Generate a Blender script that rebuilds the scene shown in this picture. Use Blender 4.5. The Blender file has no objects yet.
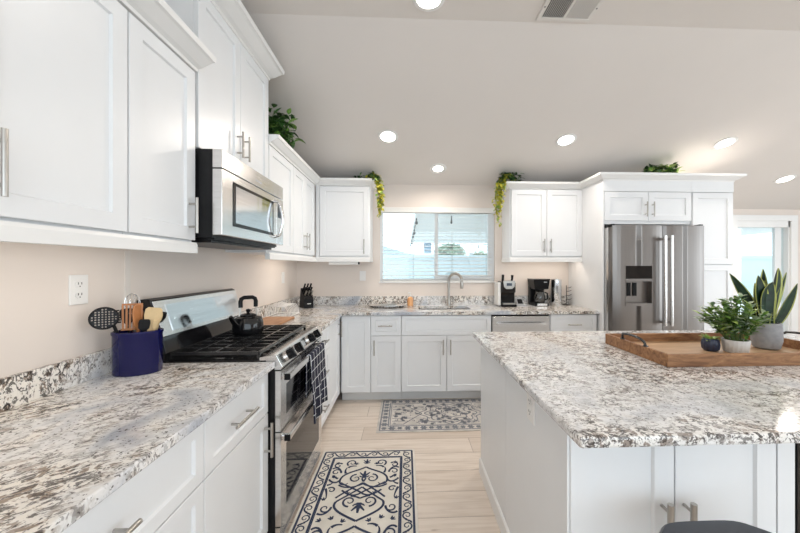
import bpy, bmesh, math, random
from mathutils import Vector, Matrix, Euler
C = bpy.context.scene.collection
S = bpy.context.scene
PI = math.pi
rnd = random.Random(7)

# ------------------------------------------------------------------ camera, sky, daylight, exposure
FPX = 322.76
cam = bpy.data.cameras.new('camera'); cam.sensor_fit = 'HORIZONTAL'; cam.sensor_width = 36.0
cam.lens = FPX / 800 * 36; cam.shift_x = -18.87 / 800; cam.clip_start = .02
co = bpy.data.objects.new('camera', cam); C.objects.link(co)
co.location = (0, 0, 1.3687); co.rotation_euler = (PI/2, 0, -.0414)
S.camera = co

w = bpy.data.worlds.new('sky'); S.world = w; w.use_nodes = True
bg = w.node_tree.nodes['Background']
bg.inputs[0].default_value = (.80, .92, 1.0, 1); bg.inputs[1].default_value = 2.0

def area(name, loc, rot, sx, sy, power, col):
    l = bpy.data.lights.new(name, 'AREA'); l.shape = 'RECTANGLE'; l.size = sx; l.size_y = sy
    l.energy = power; l.color = col
    o = bpy.data.objects.new(name, l); C.objects.link(o); o.location = loc; o.rotation_euler = rot
    return o
# area lamps for daylight through big assumed rear and side windows behind the camera
area('assumed_daylight_rear', (1.6, -3.75, 1.5), (PI/2, 0, 0), 5.4, 2.3, 46, (.80, .90, 1.0))
area('assumed_daylight_side', (7.6, .2, 1.4), (0, PI/2, 0), 2.2, 4.4, 62, (.90, .95, 1.0))
CAN_POWER = 5.2
CAN_COL = (1.0, .90, .80)
S.view_settings.view_transform = 'Standard'; S.view_settings.look = 'None'
S.view_settings.gamma = 1; S.view_settings.use_curve_mapping = False
S.view_settings.exposure = 0.27

# ------------------------------------------------------------------ materials
M = {}
class NT:
    def __init__(s, name):
        s.m = bpy.data.materials.new(name); s.m.use_nodes = True; s.t = s.m.node_tree
        s.b = s.t.nodes['Principled BSDF']; M[name] = s.m
    def n(s, typ, **kw):
        nd = s.t.nodes.new(typ)
        for k, v in kw.items():
            if k in nd.inputs: nd.inputs[k].default_value = v
            else: setattr(nd, k, v)
        return nd
    def l(s, a, b): s.t.links.new(a, b)
    def coord(s, scale=(1, 1, 1), rot=(0, 0, 0)):
        tc = s.n('ShaderNodeTexCoord'); mp = s.n('ShaderNodeMapping')
        mp.inputs['Scale'].default_value = scale; mp.inputs['Rotation'].default_value = rot
        s.l(tc.outputs['Object'], mp.inputs[0]); return mp.outputs[0]
    def noise(s, vec, scale, detail=4, rough=.55, dist=0):
        nd = s.n('ShaderNodeTexNoise'); nd.inputs['Scale'].default_value = scale; nd.inputs['Detail'].default_value = detail
        nd.inputs['Roughness'].default_value = rough; nd.inputs['Distortion'].default_value = dist
        s.l(vec, nd.inputs['Vector']); return nd.outputs['Fac']
    def ramp(s, fac, stops):
        r = s.n('ShaderNodeValToRGB'); e = r.color_ramp.elements
        while len(e) < len(stops): e.new(.5)
        for el, (p, c) in zip(e, stops):
            el.position = p; el.color = (c, c, c, 1) if isinstance(c, (int, float)) else (*c, 1)
        s.l(fac, r.inputs[0]); return r.outputs[0]
    def mix(s, fac, a, b, typ='MIX'):
        m = s.n('ShaderNodeMix', data_type='RGBA', blend_type=typ)
        for v, i in ((fac, 0), (a, 6), (b, 7)):
            if isinstance(v, (int, float)): m.inputs[i].default_value = v
            elif isinstance(v, tuple): m.inputs[i].default_value = (*v, 1)
            else: s.l(v, m.inputs[i])
        return m.outputs[2]
    def mul(s, a, b):
        m = s.n('ShaderNodeMath', operation='MULTIPLY')
        for v, i in ((a, 0), (b, 1)):
            if isinstance(v, (int, float)): m.inputs[i].default_value = v
            else: s.l(v, m.inputs[i])
        return m.outputs[0]
    def bump(s, h, strength, dist=.002):
        b = s.n('ShaderNodeBump'); b.inputs['Strength'].default_value = strength; b.inputs['Distance'].default_value = dist
        s.l(h, b.inputs['Height']); s.l(b.outputs[0], s.b.inputs['Normal'])

def plain(name, col, rough=.5, metal=0, var=.04, vscale=6, coat=0, spec=.5, emit=None):
    t = NT(name); b = t.b
    f = t.noise(t.coord(), vscale, 3)
    c = t.ramp(f, [(.3, tuple(max(0, x*(1-var)) for x in col)), (.7, tuple(min(1, x*(1+var)) for x in col))])
    t.l(c, b.inputs['Base Color'])
    b.inputs['Roughness'].default_value = rough; b.inputs['Metallic'].default_value = metal
    b.inputs['Coat Weight'].default_value = coat; b.inputs['Specular IOR Level'].default_value = spec
    if emit:
        b.inputs['Emission Color'].default_value = (*emit[0], 1); b.inputs['Emission Strength'].default_value = emit[1]
    return t.m

plain('cabinet_white', (.80, .815, .83), .33, var=.008)
plain('island_white', (.80, .815, .83), .33, var=.008)
plain('cabinet_inside', (.70, .70, .69), .5, var=.01)
plain('kick_white', (.72, .72, .71), .5, var=.02)
plain('lit_wall_beige', (.76, .71, .66), .7, var=.02)
plain('trim_white', (.83, .83, .82), .4, var=.01)
plain('plate_white', (.85, .84, .82), .35, var=.01)
plain('vinyl', (.80, .82, .83), .35, var=.01)
plain('nickel', (.44, .42, .39), .28, 1, var=.03, vscale=30)
plain('chrome', (.75, .75, .75), .12, 1, var=.02)
plain('black_gloss', (.006, .006, .007), .08, var=.1, spec=.45)
plain('black_metal', (.008, .008, .009), .35, var=.15, vscale=30, spec=.25)
plain('iron', (.012, .012, .013), .27, var=.2, vscale=60, spec=.7)
plain('black_plastic', (.006, .006, .007), .30, var=.1, spec=.2)
plain('dark_gap', (.015, .015, .02), .6, var=.1)
plain('silver_plastic', (.55, .56, .58), .3, .5, var=.03)
plain('slate_seat', (.060, .065, .078), .42, var=.08, vscale=20)
plain('seat_trim', (.16, .165, .18), .4, var=.05)
plain('cobalt', (.0012, .0022, .062), .05, var=.0, vscale=25, spec=.5)
plain('concrete_pot', (.30, .30, .31), .8, var=.12, vscale=40)
plain('white_pot', (.74, .73, .71), .6, var=.03, vscale=30)
plain('navy_pot', (.025, .035, .07), .4, var=.2, vscale=30)
plain('soil', (.05, .035, .025), .9, var=.3, vscale=60)
plain('bamboo', (.62, .46, .25), .5, var=.1, vscale=25)
plain('orange_wood', (.42, .17, .06), .45, var=.15, vscale=25)
plain('amber_soap', (.75, .38, .16), .2, var=.05)
plain('clear_plastic', (.78, .78, .76), .15, var=.02)
plain('navy_yarn', (.030, .042, .085), .9, var=.15, vscale=80)
plain('slate_yarn', (.21, .225, .255), .9, var=.2, vscale=60)
plain('dark_slate_yarn', (.085, .10, .14), .9, var=.2, vscale=60)
plain('tan_yarn', (.50, .41, .31), .9, var=.1, vscale=60)
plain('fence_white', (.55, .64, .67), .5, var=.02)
plain('patio_white', (.90, .90, .89), .6, var=.01)
plain('patio_slab', (.82, .82, .80), .8, var=.05)
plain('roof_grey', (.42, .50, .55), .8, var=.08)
plain('stucco', (.80, .80, .78), .8, var=.03)
plain('blue_glass', (.16, .25, .33), .15, var=.03)
plain('bark', (.20, .15, .11), .85, var=.2, vscale=20)
plain('bulb', (.10, .10, .10), .3, var=.02)
plain('stem_green', (.10, .16, .04), .6, var=.2, vscale=30)
plain('valance', (.80, .79, .76), .4, var=.01)
plain('ceiling_paint', (.73, .695, .665), .85, var=.012, vscale=2)
plain('lens', (1, 1, 1), .4, var=0, emit=((1.0, .95, .88), 10.0))
plain('lens_dim', (1, 1, 1), .4, var=0, emit=((1.0, .93, .84), 5.0))
plain('vent_white', (.72, .70, .67), .5, var=.02)
plain('display_dark', (.02, .03, .05), .08, var=.05)

def wallpaint():
    t = NT('wall_paint'); v = t.coord()
    f = t.noise(v, 2.0, 3)
    c = t.ramp(f, [(.3, (.765, .69, .63)), (.7, (.785, .71, .65))])
    t.l(c, t.b.inputs['Base Color']); t.b.inputs['Roughness'].default_value = .8
    t.bump(t.noise(v, 120, 3), .08)
wallpaint()

def leafmat(name, a, b, edge=None, rough=.45):
    t = NT(name); v = t.coord()
    f = t.noise(v, 28, 2)
    c = t.ramp(f, [(.35, a), (.65, b)])
    t.l(c, t.b.inputs['Base Color']); t.b.inputs['Roughness'].default_value = rough
leafmat('leaf_dark', (.012, .045, .010), (.04, .12, .020))
leafmat('leaf_mid', (.07, .18, .03), (.20, .36, .07))
leafmat('leaf_light', (.20, .34, .06), (.36, .48, .13))
leafmat('leaf_sage', (.22, .32, .18), (.40, .48, .32))
leafmat('leaf_lime', (.36, .34, .012), (.60, .56, .07))
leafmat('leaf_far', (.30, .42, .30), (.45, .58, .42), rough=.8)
leafmat('snake_green', (.003, .016, .007), (.011, .042, .016), rough=.45)
leafmat('snake_edge', (.35, .40, .10), (.48, .50, .16), rough=.4)

def granite(name, cloud_lo, vein, flow, rot, sc, drift_s, cream, floor_):
    t = NT(name); v = t.coord()
    m2 = t.n('ShaderNodeMapping'); m2.inputs['Scale'].default_value = (sc, sc*flow, sc); t.l(t.coord((1, 1, 1), (0, 0, -rot)), m2.inputs[0]); vs = m2.outputs[0]
    drift = t.noise(v, drift_s, 4, .58, .9)
    base = t.ramp(drift, [(.36, cloud_lo), (.47, (.80, .80, .80)), (.60, cream)])
    mott = t.noise(v, 55, 4, .7)
    base = t.mix(t.ramp(mott, [(.48, .0), (.66, .30)]), base, (.50, .49, .48))
    def veins(sc2, width, detail, dist, rough=.6):
        n = t.noise(vs, sc2, detail, rough, dist)
        a = t.n('ShaderNodeMath', operation='SUBTRACT'); t.l(n, a.inputs[0]); a.inputs[1].default_value = .5
        b = t.n('ShaderNodeMath', operation='ABSOLUTE'); t.l(a.outputs[0], b.inputs[0])
        return t.ramp(b.outputs[0], [(0, 1), (width*.75, .95), (width, 0)])
    broken = t.noise(v, 26, 3, .6, .4)
    brk = t.ramp(broken, [(.475, 0), (.525, 1)])
    big = t.mul(t.mul(veins(.45, .06, 4, 1.2), brk), t.ramp(drift, [(.455, floor_), (.58, .95)]))
    base = t.mix(t.mul(big, .85), base, vein)
    fine = t.mul(t.mul(veins(1.0, .055, 4, 1.0), t.ramp(t.noise(v, 34, 3, .6, .3), [(.465, 0), (.51, 1)])), t.ramp(drift, [(.42, floor_*2), (.56, .95)]))
    base = t.mix(t.mul(fine, .9), base, (.028, .021, .018))
    blot = t.noise(vs, 1.25, 4, .65, .8)
    base = t.mix(t.mul(t.ramp(blot, [(.61, 0), (.64, .95)]), t.ramp(drift, [(.44, .15), (.57, 1)])), base, (.035, .028, .027))
    sp = t.noise(v, 110, 2, .5)
    base = t.mix(t.ramp(sp, [(.63, 0), (.66, .85)]), base, (.07, .06, .06))
    t.l(base, t.b.inputs['Base Color'])
    t.b.inputs['Roughness'].default_value = .12
granite('granite', (.44, .47, .53), (.17, .098, .05), 2.4, .70, 19, 2.5, (.86, .815, .75), .06)
granite('granite_island', (.62, .635, .67), (.15, .10, .07), 1.8, -.2, 29, 3.2, (.85, .83, .80), .16)

def wood(name, a, b, scale, rot, rough=.5):
    t = NT(name); v = t.coord(scale, rot)
    g = t.noise(v, 1.0, 6, .65, 1.2)
    t.l(t.ramp(g, [(.32, a), (.68, b)]), t.b.inputs['Base Color']); t.b.inputs['Roughness'].default_value = rough
wood('tray_wood', (.15, .060, .024), (.44, .23, .105), (6, 34, 34), (0, 0, 0))
wood('tray_base_wood', (.40, .24, .13), (.60, .41, .25), (4, 45, 45), (0, 0, 0), .4)
wood('board_wood', (.32, .14, .06), (.52, .28, .14), (30, 4, 30), (0, 0, 0), .45)

def floormat():
    t = NT('oak_floor'); v = t.coord()
    br = t.n('ShaderNodeTexBrick')
    br.offset = .37; br.inputs['Scale'].default_value = 1; br.inputs['Brick Width'].default_value = 1.35
    br.inputs['Row Height'].default_value = .202; br.inputs['Mortar Size'].default_value = .0016
    br.inputs['Mortar Smooth'].default_value = .2; br.inputs['Bias'].default_value = -.1
    br.inputs['Color1'].default_value = (.75, .665, .585, 1); br.inputs['Color2'].default_value = (.61, .52, .445, 1)
    br.inputs['Mortar'].default_value = (.22, .165, .125, 1)
    mp = t.n('ShaderNodeMapping'); mp.inputs['Location'].default_value = (.35, .065, 0)
    t.l(v, mp.inputs[0]); t.l(mp.outputs[0], br.inputs['Vector'])
    vg = t.coord((1.6, 26, 1))
    g = t.noise(vg, 1.3, 7, .62, .9)
    c = t.mix(t.ramp(g, [(.34, .55), (.56, .0)]), br.outputs['Color'], (.50, .40, .315))
    k = t.noise(t.coord((3.2, 13, 1)), 1.0, 3, .6, .3)
    c = t.mix(t.ramp(k, [(.665, 0), (.76, .8)]), c, (.24, .155, .10))
    t.l(c, t.b.inputs['Base Color']); t.b.inputs['Roughness'].default_value = .38
floormat()

def steel(name, col, vertical=True, rough=.24, var=.07, bmp=.16):
    t = NT(name)
    v = t.coord((60, 60, 1.2) if vertical else (1.2, 1.2, 90))
    f = t.noise(v, 2.0, 3)
    t.l(t.ramp(f, [(.3, tuple(x*(1-var) for x in col)), (.7, tuple(min(1, x*(1+var)) for x in col))]), t.b.inputs['Base Color'])
    t.l(t.ramp(f, [(.3, rough-var*.5), (.7, rough+var*.7)]), t.b.inputs['Roughness'])
    t.b.inputs['Metallic'].default_value = 1
    wv = t.noise(t.coord((5, 5, .25)), 1.0, 2)
    t.bump(wv, bmp, .02)
steel('steel', (.60, .585, .57))
steel('steel_fridge', (.215, .198, .186), True, .34, .03, .0)
steel('steel_bright', (.74, .73, .72), False, .22)
steel('steel_mirror', (.70, .73, .76), False, .10)

def rugbase(name, a, b):
    t = NT(name); v = t.coord()
    t.l(t.ramp(t.noise(v, 9, 4), [(.35, a), (.65, b)]), t.b.inputs['Base Color'])
    t.b.inputs['Roughness'].default_value = .95
    t.bump(t.noise(v, 420, 2), .5)
rugbase('rug_cream', (.68, .645, .575), (.76, .725, .655))
rugbase('rug_beige', (.47, .45, .425), (.62, .585, .54))

def towelmat():
    t = NT('towel_check'); v = t.coord()
    sep = t.n('ShaderNodeSeparateXYZ'); t.l(v, sep.inputs[0])
    def lines(o, step):
        m = t.n('ShaderNodeMath', operation='MULTIPLY'); t.l(o, m.inputs[0]); m.inputs[1].default_value = 1/step
        f = t.n('ShaderNodeMath', operation='FRACT'); t.l(m.outputs[0], f.inputs[0])
        g = t.n('ShaderNodeMath', operation='LESS_THAN'); t.l(f.outputs[0], g.inputs[0]); g.inputs[1].default_value = .075
        return g.outputs[0]
    a = lines(sep.outputs['Y'], .062); b = lines(sep.outputs['Z'], .062)
    mx = t.n('ShaderNodeMath', operation='MAXIMUM'); t.l(a, mx.inputs[0]); t.l(b, mx.inputs[1])
    t.l(t.mix(mx.outputs[0], (.012, .015, .035), (.70, .71, .74)), t.b.inputs['Base Color'])
    t.b.inputs['Roughness'].default_value = .95
towelmat()

def glassmat(name, tint, gl=.08, rough=.02):
    m = bpy.data.materials.new(name); m.use_nodes = True; M[name] = m; nt = m.node_tree
    nt.nodes.remove(nt.nodes['Principled BSDF'])
    tr = nt.nodes.new('ShaderNodeBsdfTransparent'); tr.inputs[0].default_value = (*tint, 1)
    g = nt.nodes.new('ShaderNodeBsdfGlossy'); g.inputs['Roughness'].default_value = rough
    mx = nt.nodes.new('ShaderNodeMixShader'); mx.inputs[0].default_value = gl
    nt.links.new(tr.outputs[0], mx.inputs[1]); nt.links.new(g.outputs[0], mx.inputs[2])
    nt.links.new(mx.outputs[0], nt.nodes['Material Output'].inputs[0])
glassmat('window_glass', (.95, .98, .98), .06)
glassmat('carafe_glass', (.55, .55, .55), .14)
glassmat('oven_glass', (.10, .09, .085), .34, .03)

# ------------------------------------------------------------------ mesh helpers
class F:
    """A local frame on a cabinet face: a runs along the face, z up, n out of the face."""
    def __init__(s, O, R, N): s.O = Vector(O); s.R = Vector(R); s.N = Vector(N)
    def __call__(s, a, z, n): return s.O + s.R*a + Vector((0, 0, z)) + s.N*n

LINE_K = 1.6
class MB:
    def __init__(s): s.b = bmesh.new(); s.mi = 0
    def face(s, vs):
        try: f = s.b.faces.new(vs); f.material_index = s.mi; return f
        except ValueError: return None
    def v(s, p): return s.b.verts.new(p)
    def hexa(s, p):
        v = [s.v(q) for q in p]
        for i in ((0, 1, 2, 3), (4, 5, 6, 7), (0, 1, 5, 4), (1, 2, 6, 5), (2, 3, 7, 6), (3, 0, 4, 7)): s.face([v[k] for k in i])
        return s
    def box(s, x0, x1, y0, y1, z0, z1):
        return s.hexa([(x0, y0, z0), (x1, y0, z0), (x1, y1, z0), (x0, y1, z0), (x0, y0, z1), (x1, y0, z1), (x1, y1, z1), (x0, y1, z1)])
    def fbox(s, f, a0, a1, z0, z1, n0, n1):
        return s.hexa([f(a0, z0, n0), f(a1, z0, n0), f(a1, z0, n1), f(a0, z0, n1), f(a0, z1, n0), f(a1, z1, n0), f(a1, z1, n1), f(a0, z1, n1)])
    def prism(s, poly, d):
        """poly: list of 3D points, extruded by vector d"""
        a = [s.v(p) for p in poly]; b = [s.v(Vector(p)+Vector(d)) for p in poly]
        s.face(a); s.face(b[::-1])
        for i in range(len(a)): j = (i+1) % len(a); s.face([a[i], a[j], b[j], b[i]])
        return s
    def sweep(s, profiles):
        """closed loft between successive equal-length rings of points, capped"""
        rings = [[s.v(p) for p in r] for r in profiles]
        for r0, r1 in zip(rings, rings[1:]):
            for i in range(len(r0)): j = (i+1) % len(r0); s.face([r0[i], r0[j], r1[j], r1[i]])
        s.face(rings[0]); s.face(rings[-1][::-1]); return s
    def tube(s, pts, r, seg=10, cap=True):
        pts = [Vector(p) for p in pts]; rings = []
        rs = r if isinstance(r, (list, tuple)) else [r]*len(pts)
        up = None
        for i, p in enumerate(pts):
            t = (pts[min(i+1, len(pts)-1)] - pts[max(i-1, 0)]).normalized()
            if up is None:
                up = Vector((0, 0, 1)) if abs(t.z) < .9 else Vector((1, 0, 0))
            x = t.cross(up)
            if x.length < 1e-6: x = t.orthogonal()
            x.normalize(); y = x.cross(t).normalized(); up = y
            rings.append([p + (x*math.cos(2*PI*k/seg) + y*math.sin(2*PI*k/seg))*rs[i] for k in range(seg)])
        rr = [[s.v(q) for q in R] for R in rings]
        for a, b in zip(rr, rr[1:]):
            for k in range(seg): s.face([a[k], a[(k+1) % seg], b[(k+1) % seg], b[k]])
        if cap: s.face(rr[0][::-1]); s.face(rr[-1])
        return s
    def lathe(s, prof, c=(0, 0, 0), seg=28, sx=1, sy=1, rot=0, closed=False):
        """prof: (radius, z) pairs; r=0 at an end closes to a point"""
        rings = []
        cr, sr = math.cos(rot), math.sin(rot)
        for r, z in prof:
            if r < 1e-6: rings.append([s.v((c[0], c[1], c[2]+z))])
            else:
                R = []
                for k in range(seg):
                    a = 2*PI*k/seg; x = r*math.cos(a)*sx; y = r*math.sin(a)*sy
                    R.append(s.v((c[0]+x*cr-y*sr, c[1]+x*sr+y*cr, c[2]+z)))
                rings.append(R)
        for a, b in zip(rings, rings[1:]):
            for k in range(seg):
                j = (k+1) % seg
                if len(a) == 1 and len(b) == 1: continue
                if len(a) == 1: s.face([a[0], b[k], b[j]])
                elif len(b) == 1: s.face([a[k], a[j], b[0]])
                else: s.face([a[k], a[j], b[j], b[k]])
        if closed:
            for k in range(seg): j = (k+1) % seg; s.face([rings[-1][k], rings[-1][j], rings[0][j], rings[0][k]])
            return s
        if len(rings[0]) > 1: s.face(rings[0][::-1])
        if len(rings[-1]) > 1: s.face(rings[-1])
        return s
    def shaker(s, f, a0, a1, z0, z1, t=.02, stile=.058, rec=.010):
        c = .004
        def ring(i, n): return [s.v(f(a0+i, z0+i, n)), s.v(f(a1-i, z0+i, n)), s.v(f(a1-i, z1-i, n)), s.v(f(a0+i, z1-i, n))]
        R = [ring(0, -t), ring(0, -.002), ring(.002, 0), ring(stile, 0), ring(stile+c, -rec)]
        for a, b in zip(R, R[1:]):
            for k in range(4): j = (k+1) % 4; s.face([a[k], a[j], b[j], b[k]])
        s.face(R[0][::-1]); s.face(R[-1]); return s
    def leaf(s, base, d, up, L, W, fold=.25, droop=.25):
        """a folded pointed leaf growing from base along d"""
        d = Vector(d).normalized(); up = Vector(up)
        x = d.cross(up)
        if x.length < 1e-4: x = d.orthogonal()
        x.normalize(); u = x.cross(d).normalized()
        base = Vector(base); mid = []; lf = []; rt = []
        for t, wd in ((0, .08), (.3, .9), (.6, .85), (.85, .42), (1, 0)):
            c = base + d*(L*t) - u*(droop*L*t*t)
            mid.append(s.v(c))
            lf.append(s.v(c + x*(W*.5*wd) + u*(fold*W*.5*wd))); rt.append(s.v(c - x*(W*.5*wd) + u*(fold*W*.5*wd)))
        for i in range(4):
            s.face([mid[i], mid[i+1], lf[i+1], lf[i]]); s.face([mid[i], rt[i], rt[i+1], mid[i+1]])
        return s
    def ribbon(s, pts, wd, z, closed=False, taper=False):
        """flat woven line lying at height z"""
        pts = [Vector((p[0], p[1])) for p in pts]; n = len(pts); L = []; self_k = LINE_K; s.k = getattr(s, 'k', 0)+1; z += 2.5e-6*s.k
        for i, p in enumerate(pts):
            a = pts[(i-1) % n] if closed else pts[max(i-1, 0)]; b = pts[(i+1) % n] if closed else pts[min(i+1, n-1)]
            t = b - a
            if t.length < 1e-9: t = Vector((1, 0))
            t.normalize(); nn = Vector((-t.y, t.x))
            ww = wd*.5*self_k*(1 - .6*(i/(n-1)) if taper else 1)
            L.append((s.v((p.x+nn.x*ww, p.y+nn.y*ww, z)), s.v((p.x-nn.x*ww, p.y-nn.y*ww, z))))
        for i in range(n if closed else n-1):
            j = (i+1) % n; s.face([L[i][0], L[i][1], L[j][1], L[j][0]])
        return s
    def build(s, name, mat, parent=None, smooth=False, bevel=0, kind=None, recalc=True):
        root = parent
        while root is not None and root.parent is not None: root = root.parent
        if root is not None:
            bmesh.ops.transform(s.b, matrix=Matrix.Translation(-root.location), verts=s.b.verts)
        if recalc: bmesh.ops.recalc_face_normals(s.b, faces=s.b.faces)
        me = bpy.data.meshes.new(name); s.b.to_mesh(me); s.b.free()
        mats = mat if isinstance(mat, (list, tuple)) else [mat]
        for k in mats: me.materials.append(M[k])
        if smooth:
            for p in me.polygons: p.use_smooth = True
            try: me.set_sharp_from_angle(angle=math.radians(38))
            except Exception: pass
        o = bpy.data.objects.new(name, me); C.objects.link(o)
        if parent is not None: o.parent = parent
        if bevel:
            b = o.modifiers.new('bevel', 'BEVEL'); b.width = bevel; b.segments = 2; b.limit_method = 'ANGLE'; b.angle_limit = math.radians(40)
        if kind: o['kind'] = kind
        return o

def tag(o, label, cat, group=None):
    o['label'] = label; o['category'] = cat
    if group: o['group'] = group
    return o
def thing(name, label, cat, loc=(0, 0, 0), group=None):
    o = bpy.data.objects.new(name, None); C.objects.link(o); o.location = loc; o.empty_display_size = .1
    return tag(o, label, cat, group)
def dup(root, loc, rot=None, label=None):
    r = root.copy(); C.objects.link(r); r.location = loc
    if rot: r.rotation_euler = rot
    if label: r['label'] = label
    for ch in list(root.children):
        c = ch.copy(); C.objects.link(c); c.parent = r
        for g in list(ch.children):
            d = g.copy(); C.objects.link(d); d.parent = c
    return r
def struct(name, mb, mat, **kw): return mb.build(name, mat, kind='structure', **kw)
def part(lbl, o): o['label'] = lbl; return o
def arc(c, r, a0, a1, n=12): return [(c[0]+r*math.cos(a0+(a1-a0)*i/n), c[1]+r*math.sin(a0+(a1-a0)*i/n)) for i in range(n+1)]
def bez(p, n=12):
    out = []
    for i in range(n+1):
        t = i/n; q = [Vector(x) for x in p]
        while len(q) > 1: q = [q[k].lerp(q[k+1], t) for k in range(len(q)-1)]
        out.append(q[0])
    return out

# ------------------------------------------------------------------ room shell
WX, WY = -1.282, 3.86            # left wall, back wall
CZ = lambda y: 3.505 - .3*min(max(y, 2.0), 9)
struct('floor', MB().box(-1.42, 7.2, -3.5, 4.6, -.08, 0), 'oak_floor')
struct('ceiling', MB().prism([(-1.42, -3.5, 2.905), (-1.42, 2.0, 2.905), (-1.42, 4.6, CZ(4.6)), (-1.42, 4.6, CZ(4.6)+.12), (-1.42, 2.0, 3.03), (-1.42, -3.5, 3.03)], (8.6, 0, 0)), 'ceiling_paint')
struct('wall_left', MB().prism([(WX-.13, -3.4, 0), (WX-.13, WY, 0), (WX-.13, WY, CZ(WY)), (WX-.13, 2, 2.905), (WX-.13, -3.4, 2.905)], (.13, 0, 0)), 'wall_paint')
WIN = (-.305, 1.078, 1.188, 2.072)
mb = MB(); t0, t1 = WY, WY+.13
mb.box(WX-.13, WIN[0], t0, t1, 0, CZ(WY)); mb.box(WIN[1], 3.42, t0, t1, 0, CZ(WY))
mb.box(WIN[0], WIN[1], t0, t1, 0, WIN[2]); mb.box(WIN[0], WIN[1], t0, t1, WIN[3], CZ(WY))
struct('wall_back', mb, 'wall_paint')
FY = 4.4
DR = (4.70, 5.50, 0.0, 2.02)
mb = MB(); mb.box(3.42, 3.54, WY, FY+.12, 0, CZ(WY)-.02); mb.box(3.54, DR[0], FY, FY+.12, 0, CZ(FY)); mb.box(DR[1], 7.0, FY, FY+.12, 0, CZ(FY)); mb.box(DR[0], DR[1], FY, FY+.12, DR[3], CZ(FY))
struct('wall_far', mb, 'wall_paint')
# right and rear walls with large assumed windows (behind and beside the camera)
mb = MB(); mb.box(7.0, 7.12, -3.4, -2.1, 0, 2.905); mb.box(7.0, 7.12, 2.5, 4.5, 0, 2.2); mb.box(7.0, 7.12, -2.1, 2.5, 0, .25); mb.box(7.0, 7.12, -2.1, 2.5, 2.5, 2.905)
struct('wall_right', mb, 'wall_paint')
mb = MB(); mb.box(-1.41, -1.1, -3.52, -3.4, 0, 2.905); mb.box(4.4, 7.12, -3.52, -3.4, 0, 2.905); mb.box(-1.1, 4.4, -3.52, -3.4, 0, .3); mb.box(-1.1, 4.4, -3.52, -3.4, 2.65, 2.905)
struct('wall_rear', mb, 'wall_paint')
mb = MB()
for x in (-1.1, .25, 1.62, 3.0, 4.35): mb.box(x, x+.05, -3.5, -3.42, .3, 2.65)
mb.box(-1.1, 4.4, -3.5, -3.42, .3, .36); mb.box(-1.1, 4.4, -3.5, -3.42, 2.59, 2.65)
struct('window_rear_assumed', mb, 'trim_white')
mb = MB()
for y in (-2.1, -.6, .9, 2.45): mb.box(7.02, 7.1, y, y+.05, .25, 2.5)
mb.box(7.02, 7.1, -2.1, 2.5, .25, .31); mb.box(7.02, 7.1, -2.1, 2.5, 2.44, 2.5)
struct('window_right_assumed', mb, 'trim_white')
struct('baseboard_far', MB().box(3.545, 4.62, FY-.016, FY, 0, .09), 'trim_white')
struct('wall_light_strip', MB().box(WX, WX+.004, 1.527, 1.556, 1.017, 1.44), 'lit_wall_beige')  # thin paler strip: a change of light on the wall, put in as colour

# kitchen window: frame, sliding sash, glass, blind
mb = MB(); y0, y1 = WY+.03, WY+.10; fr = .032
mb.box(WIN[0], WIN[1], y0, y1, WIN[2], WIN[2]+fr); mb.box(WIN[0], WIN[1], y0, y1, WIN[3]-fr, WIN[3])
mb.box(WIN[0], WIN[0]+fr, y0, y1, WIN[2]+fr, WIN[3]-fr); mb.box(WIN[1]-fr, WIN[1], y0, y1, WIN[2]+fr, WIN[3]-fr)
wobj = struct('window_1', mb, 'vinyl')
mb = MB(); a, b2, q0, q1 = .352, WIN[1]-fr, WIN[2]+fr, WIN[3]-fr
mb.box(a, a+.042, y0-.005, y1-.03, q0, q1); mb.box(b2-.045, b2, y0-.005, y1-.03, q0, q1); mb.box(a+.042, b2-.045, y0-.005, y1-.03, q0, q0+.04); mb.box(a+.042, b2-.045, y0-.005, y1-.03, q1-.035, q1)
mb.build('sash', 'vinyl', wobj)
MB().box(WIN[0]+fr, WIN[1]-fr, y1-.02, y1-.014, q0, q1).build('pane', 'window_glass', wobj)
struct('trim_2', MB().box(WIN[0]-.012, WIN[1]+.012, WY-.018, WY+.03, WIN[2]-.014, WIN[2]), 'trim_white', bevel=.003)
bl = thing('window_blind', 'white horizontal slat blind lowered in the window over the sink', 'blind', (.33, WY+.02, WIN[2]))
MB().box(WIN[0]+.005, WIN[1]-.005, WY-.022, WY+.027, WIN[3]-.062, WIN[3]).build('valance', 'valance', bl, bevel=.004)
mb = MB()
for k in range(19):
    z = WIN[2]+.026+k*.0435
    mb.hexa([(WIN[0]+.035, WY-.018, z), (WIN[1]-.035, WY-.018, z), (WIN[1]-.035, WY+.022, z+.006), (WIN[0]+.035, WY+.022, z+.006),
             (WIN[0]+.035, WY-.018, z+.0025), (WIN[1]-.035, WY-.018, z+.0025), (WIN[1]-.035, WY+.022, z+.0085), (WIN[0]+.035, WY+.022, z+.0085)])
mb.build('slats', 'valance', bl)
for x in (-.17, .37, .92): MB().tube([(x, WY+.002, WIN[3]-.06), (x, WY+.002, WIN[2]+.01)], .0014, 6).build('ladder_cord', 'valance', bl)
MB().box(WIN[0]+.03, WIN[1]-.03, WY-.017, WY+.021, WIN[2]+.001, WIN[2]+.015).build('bottom_rail', 'valance', bl)

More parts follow.
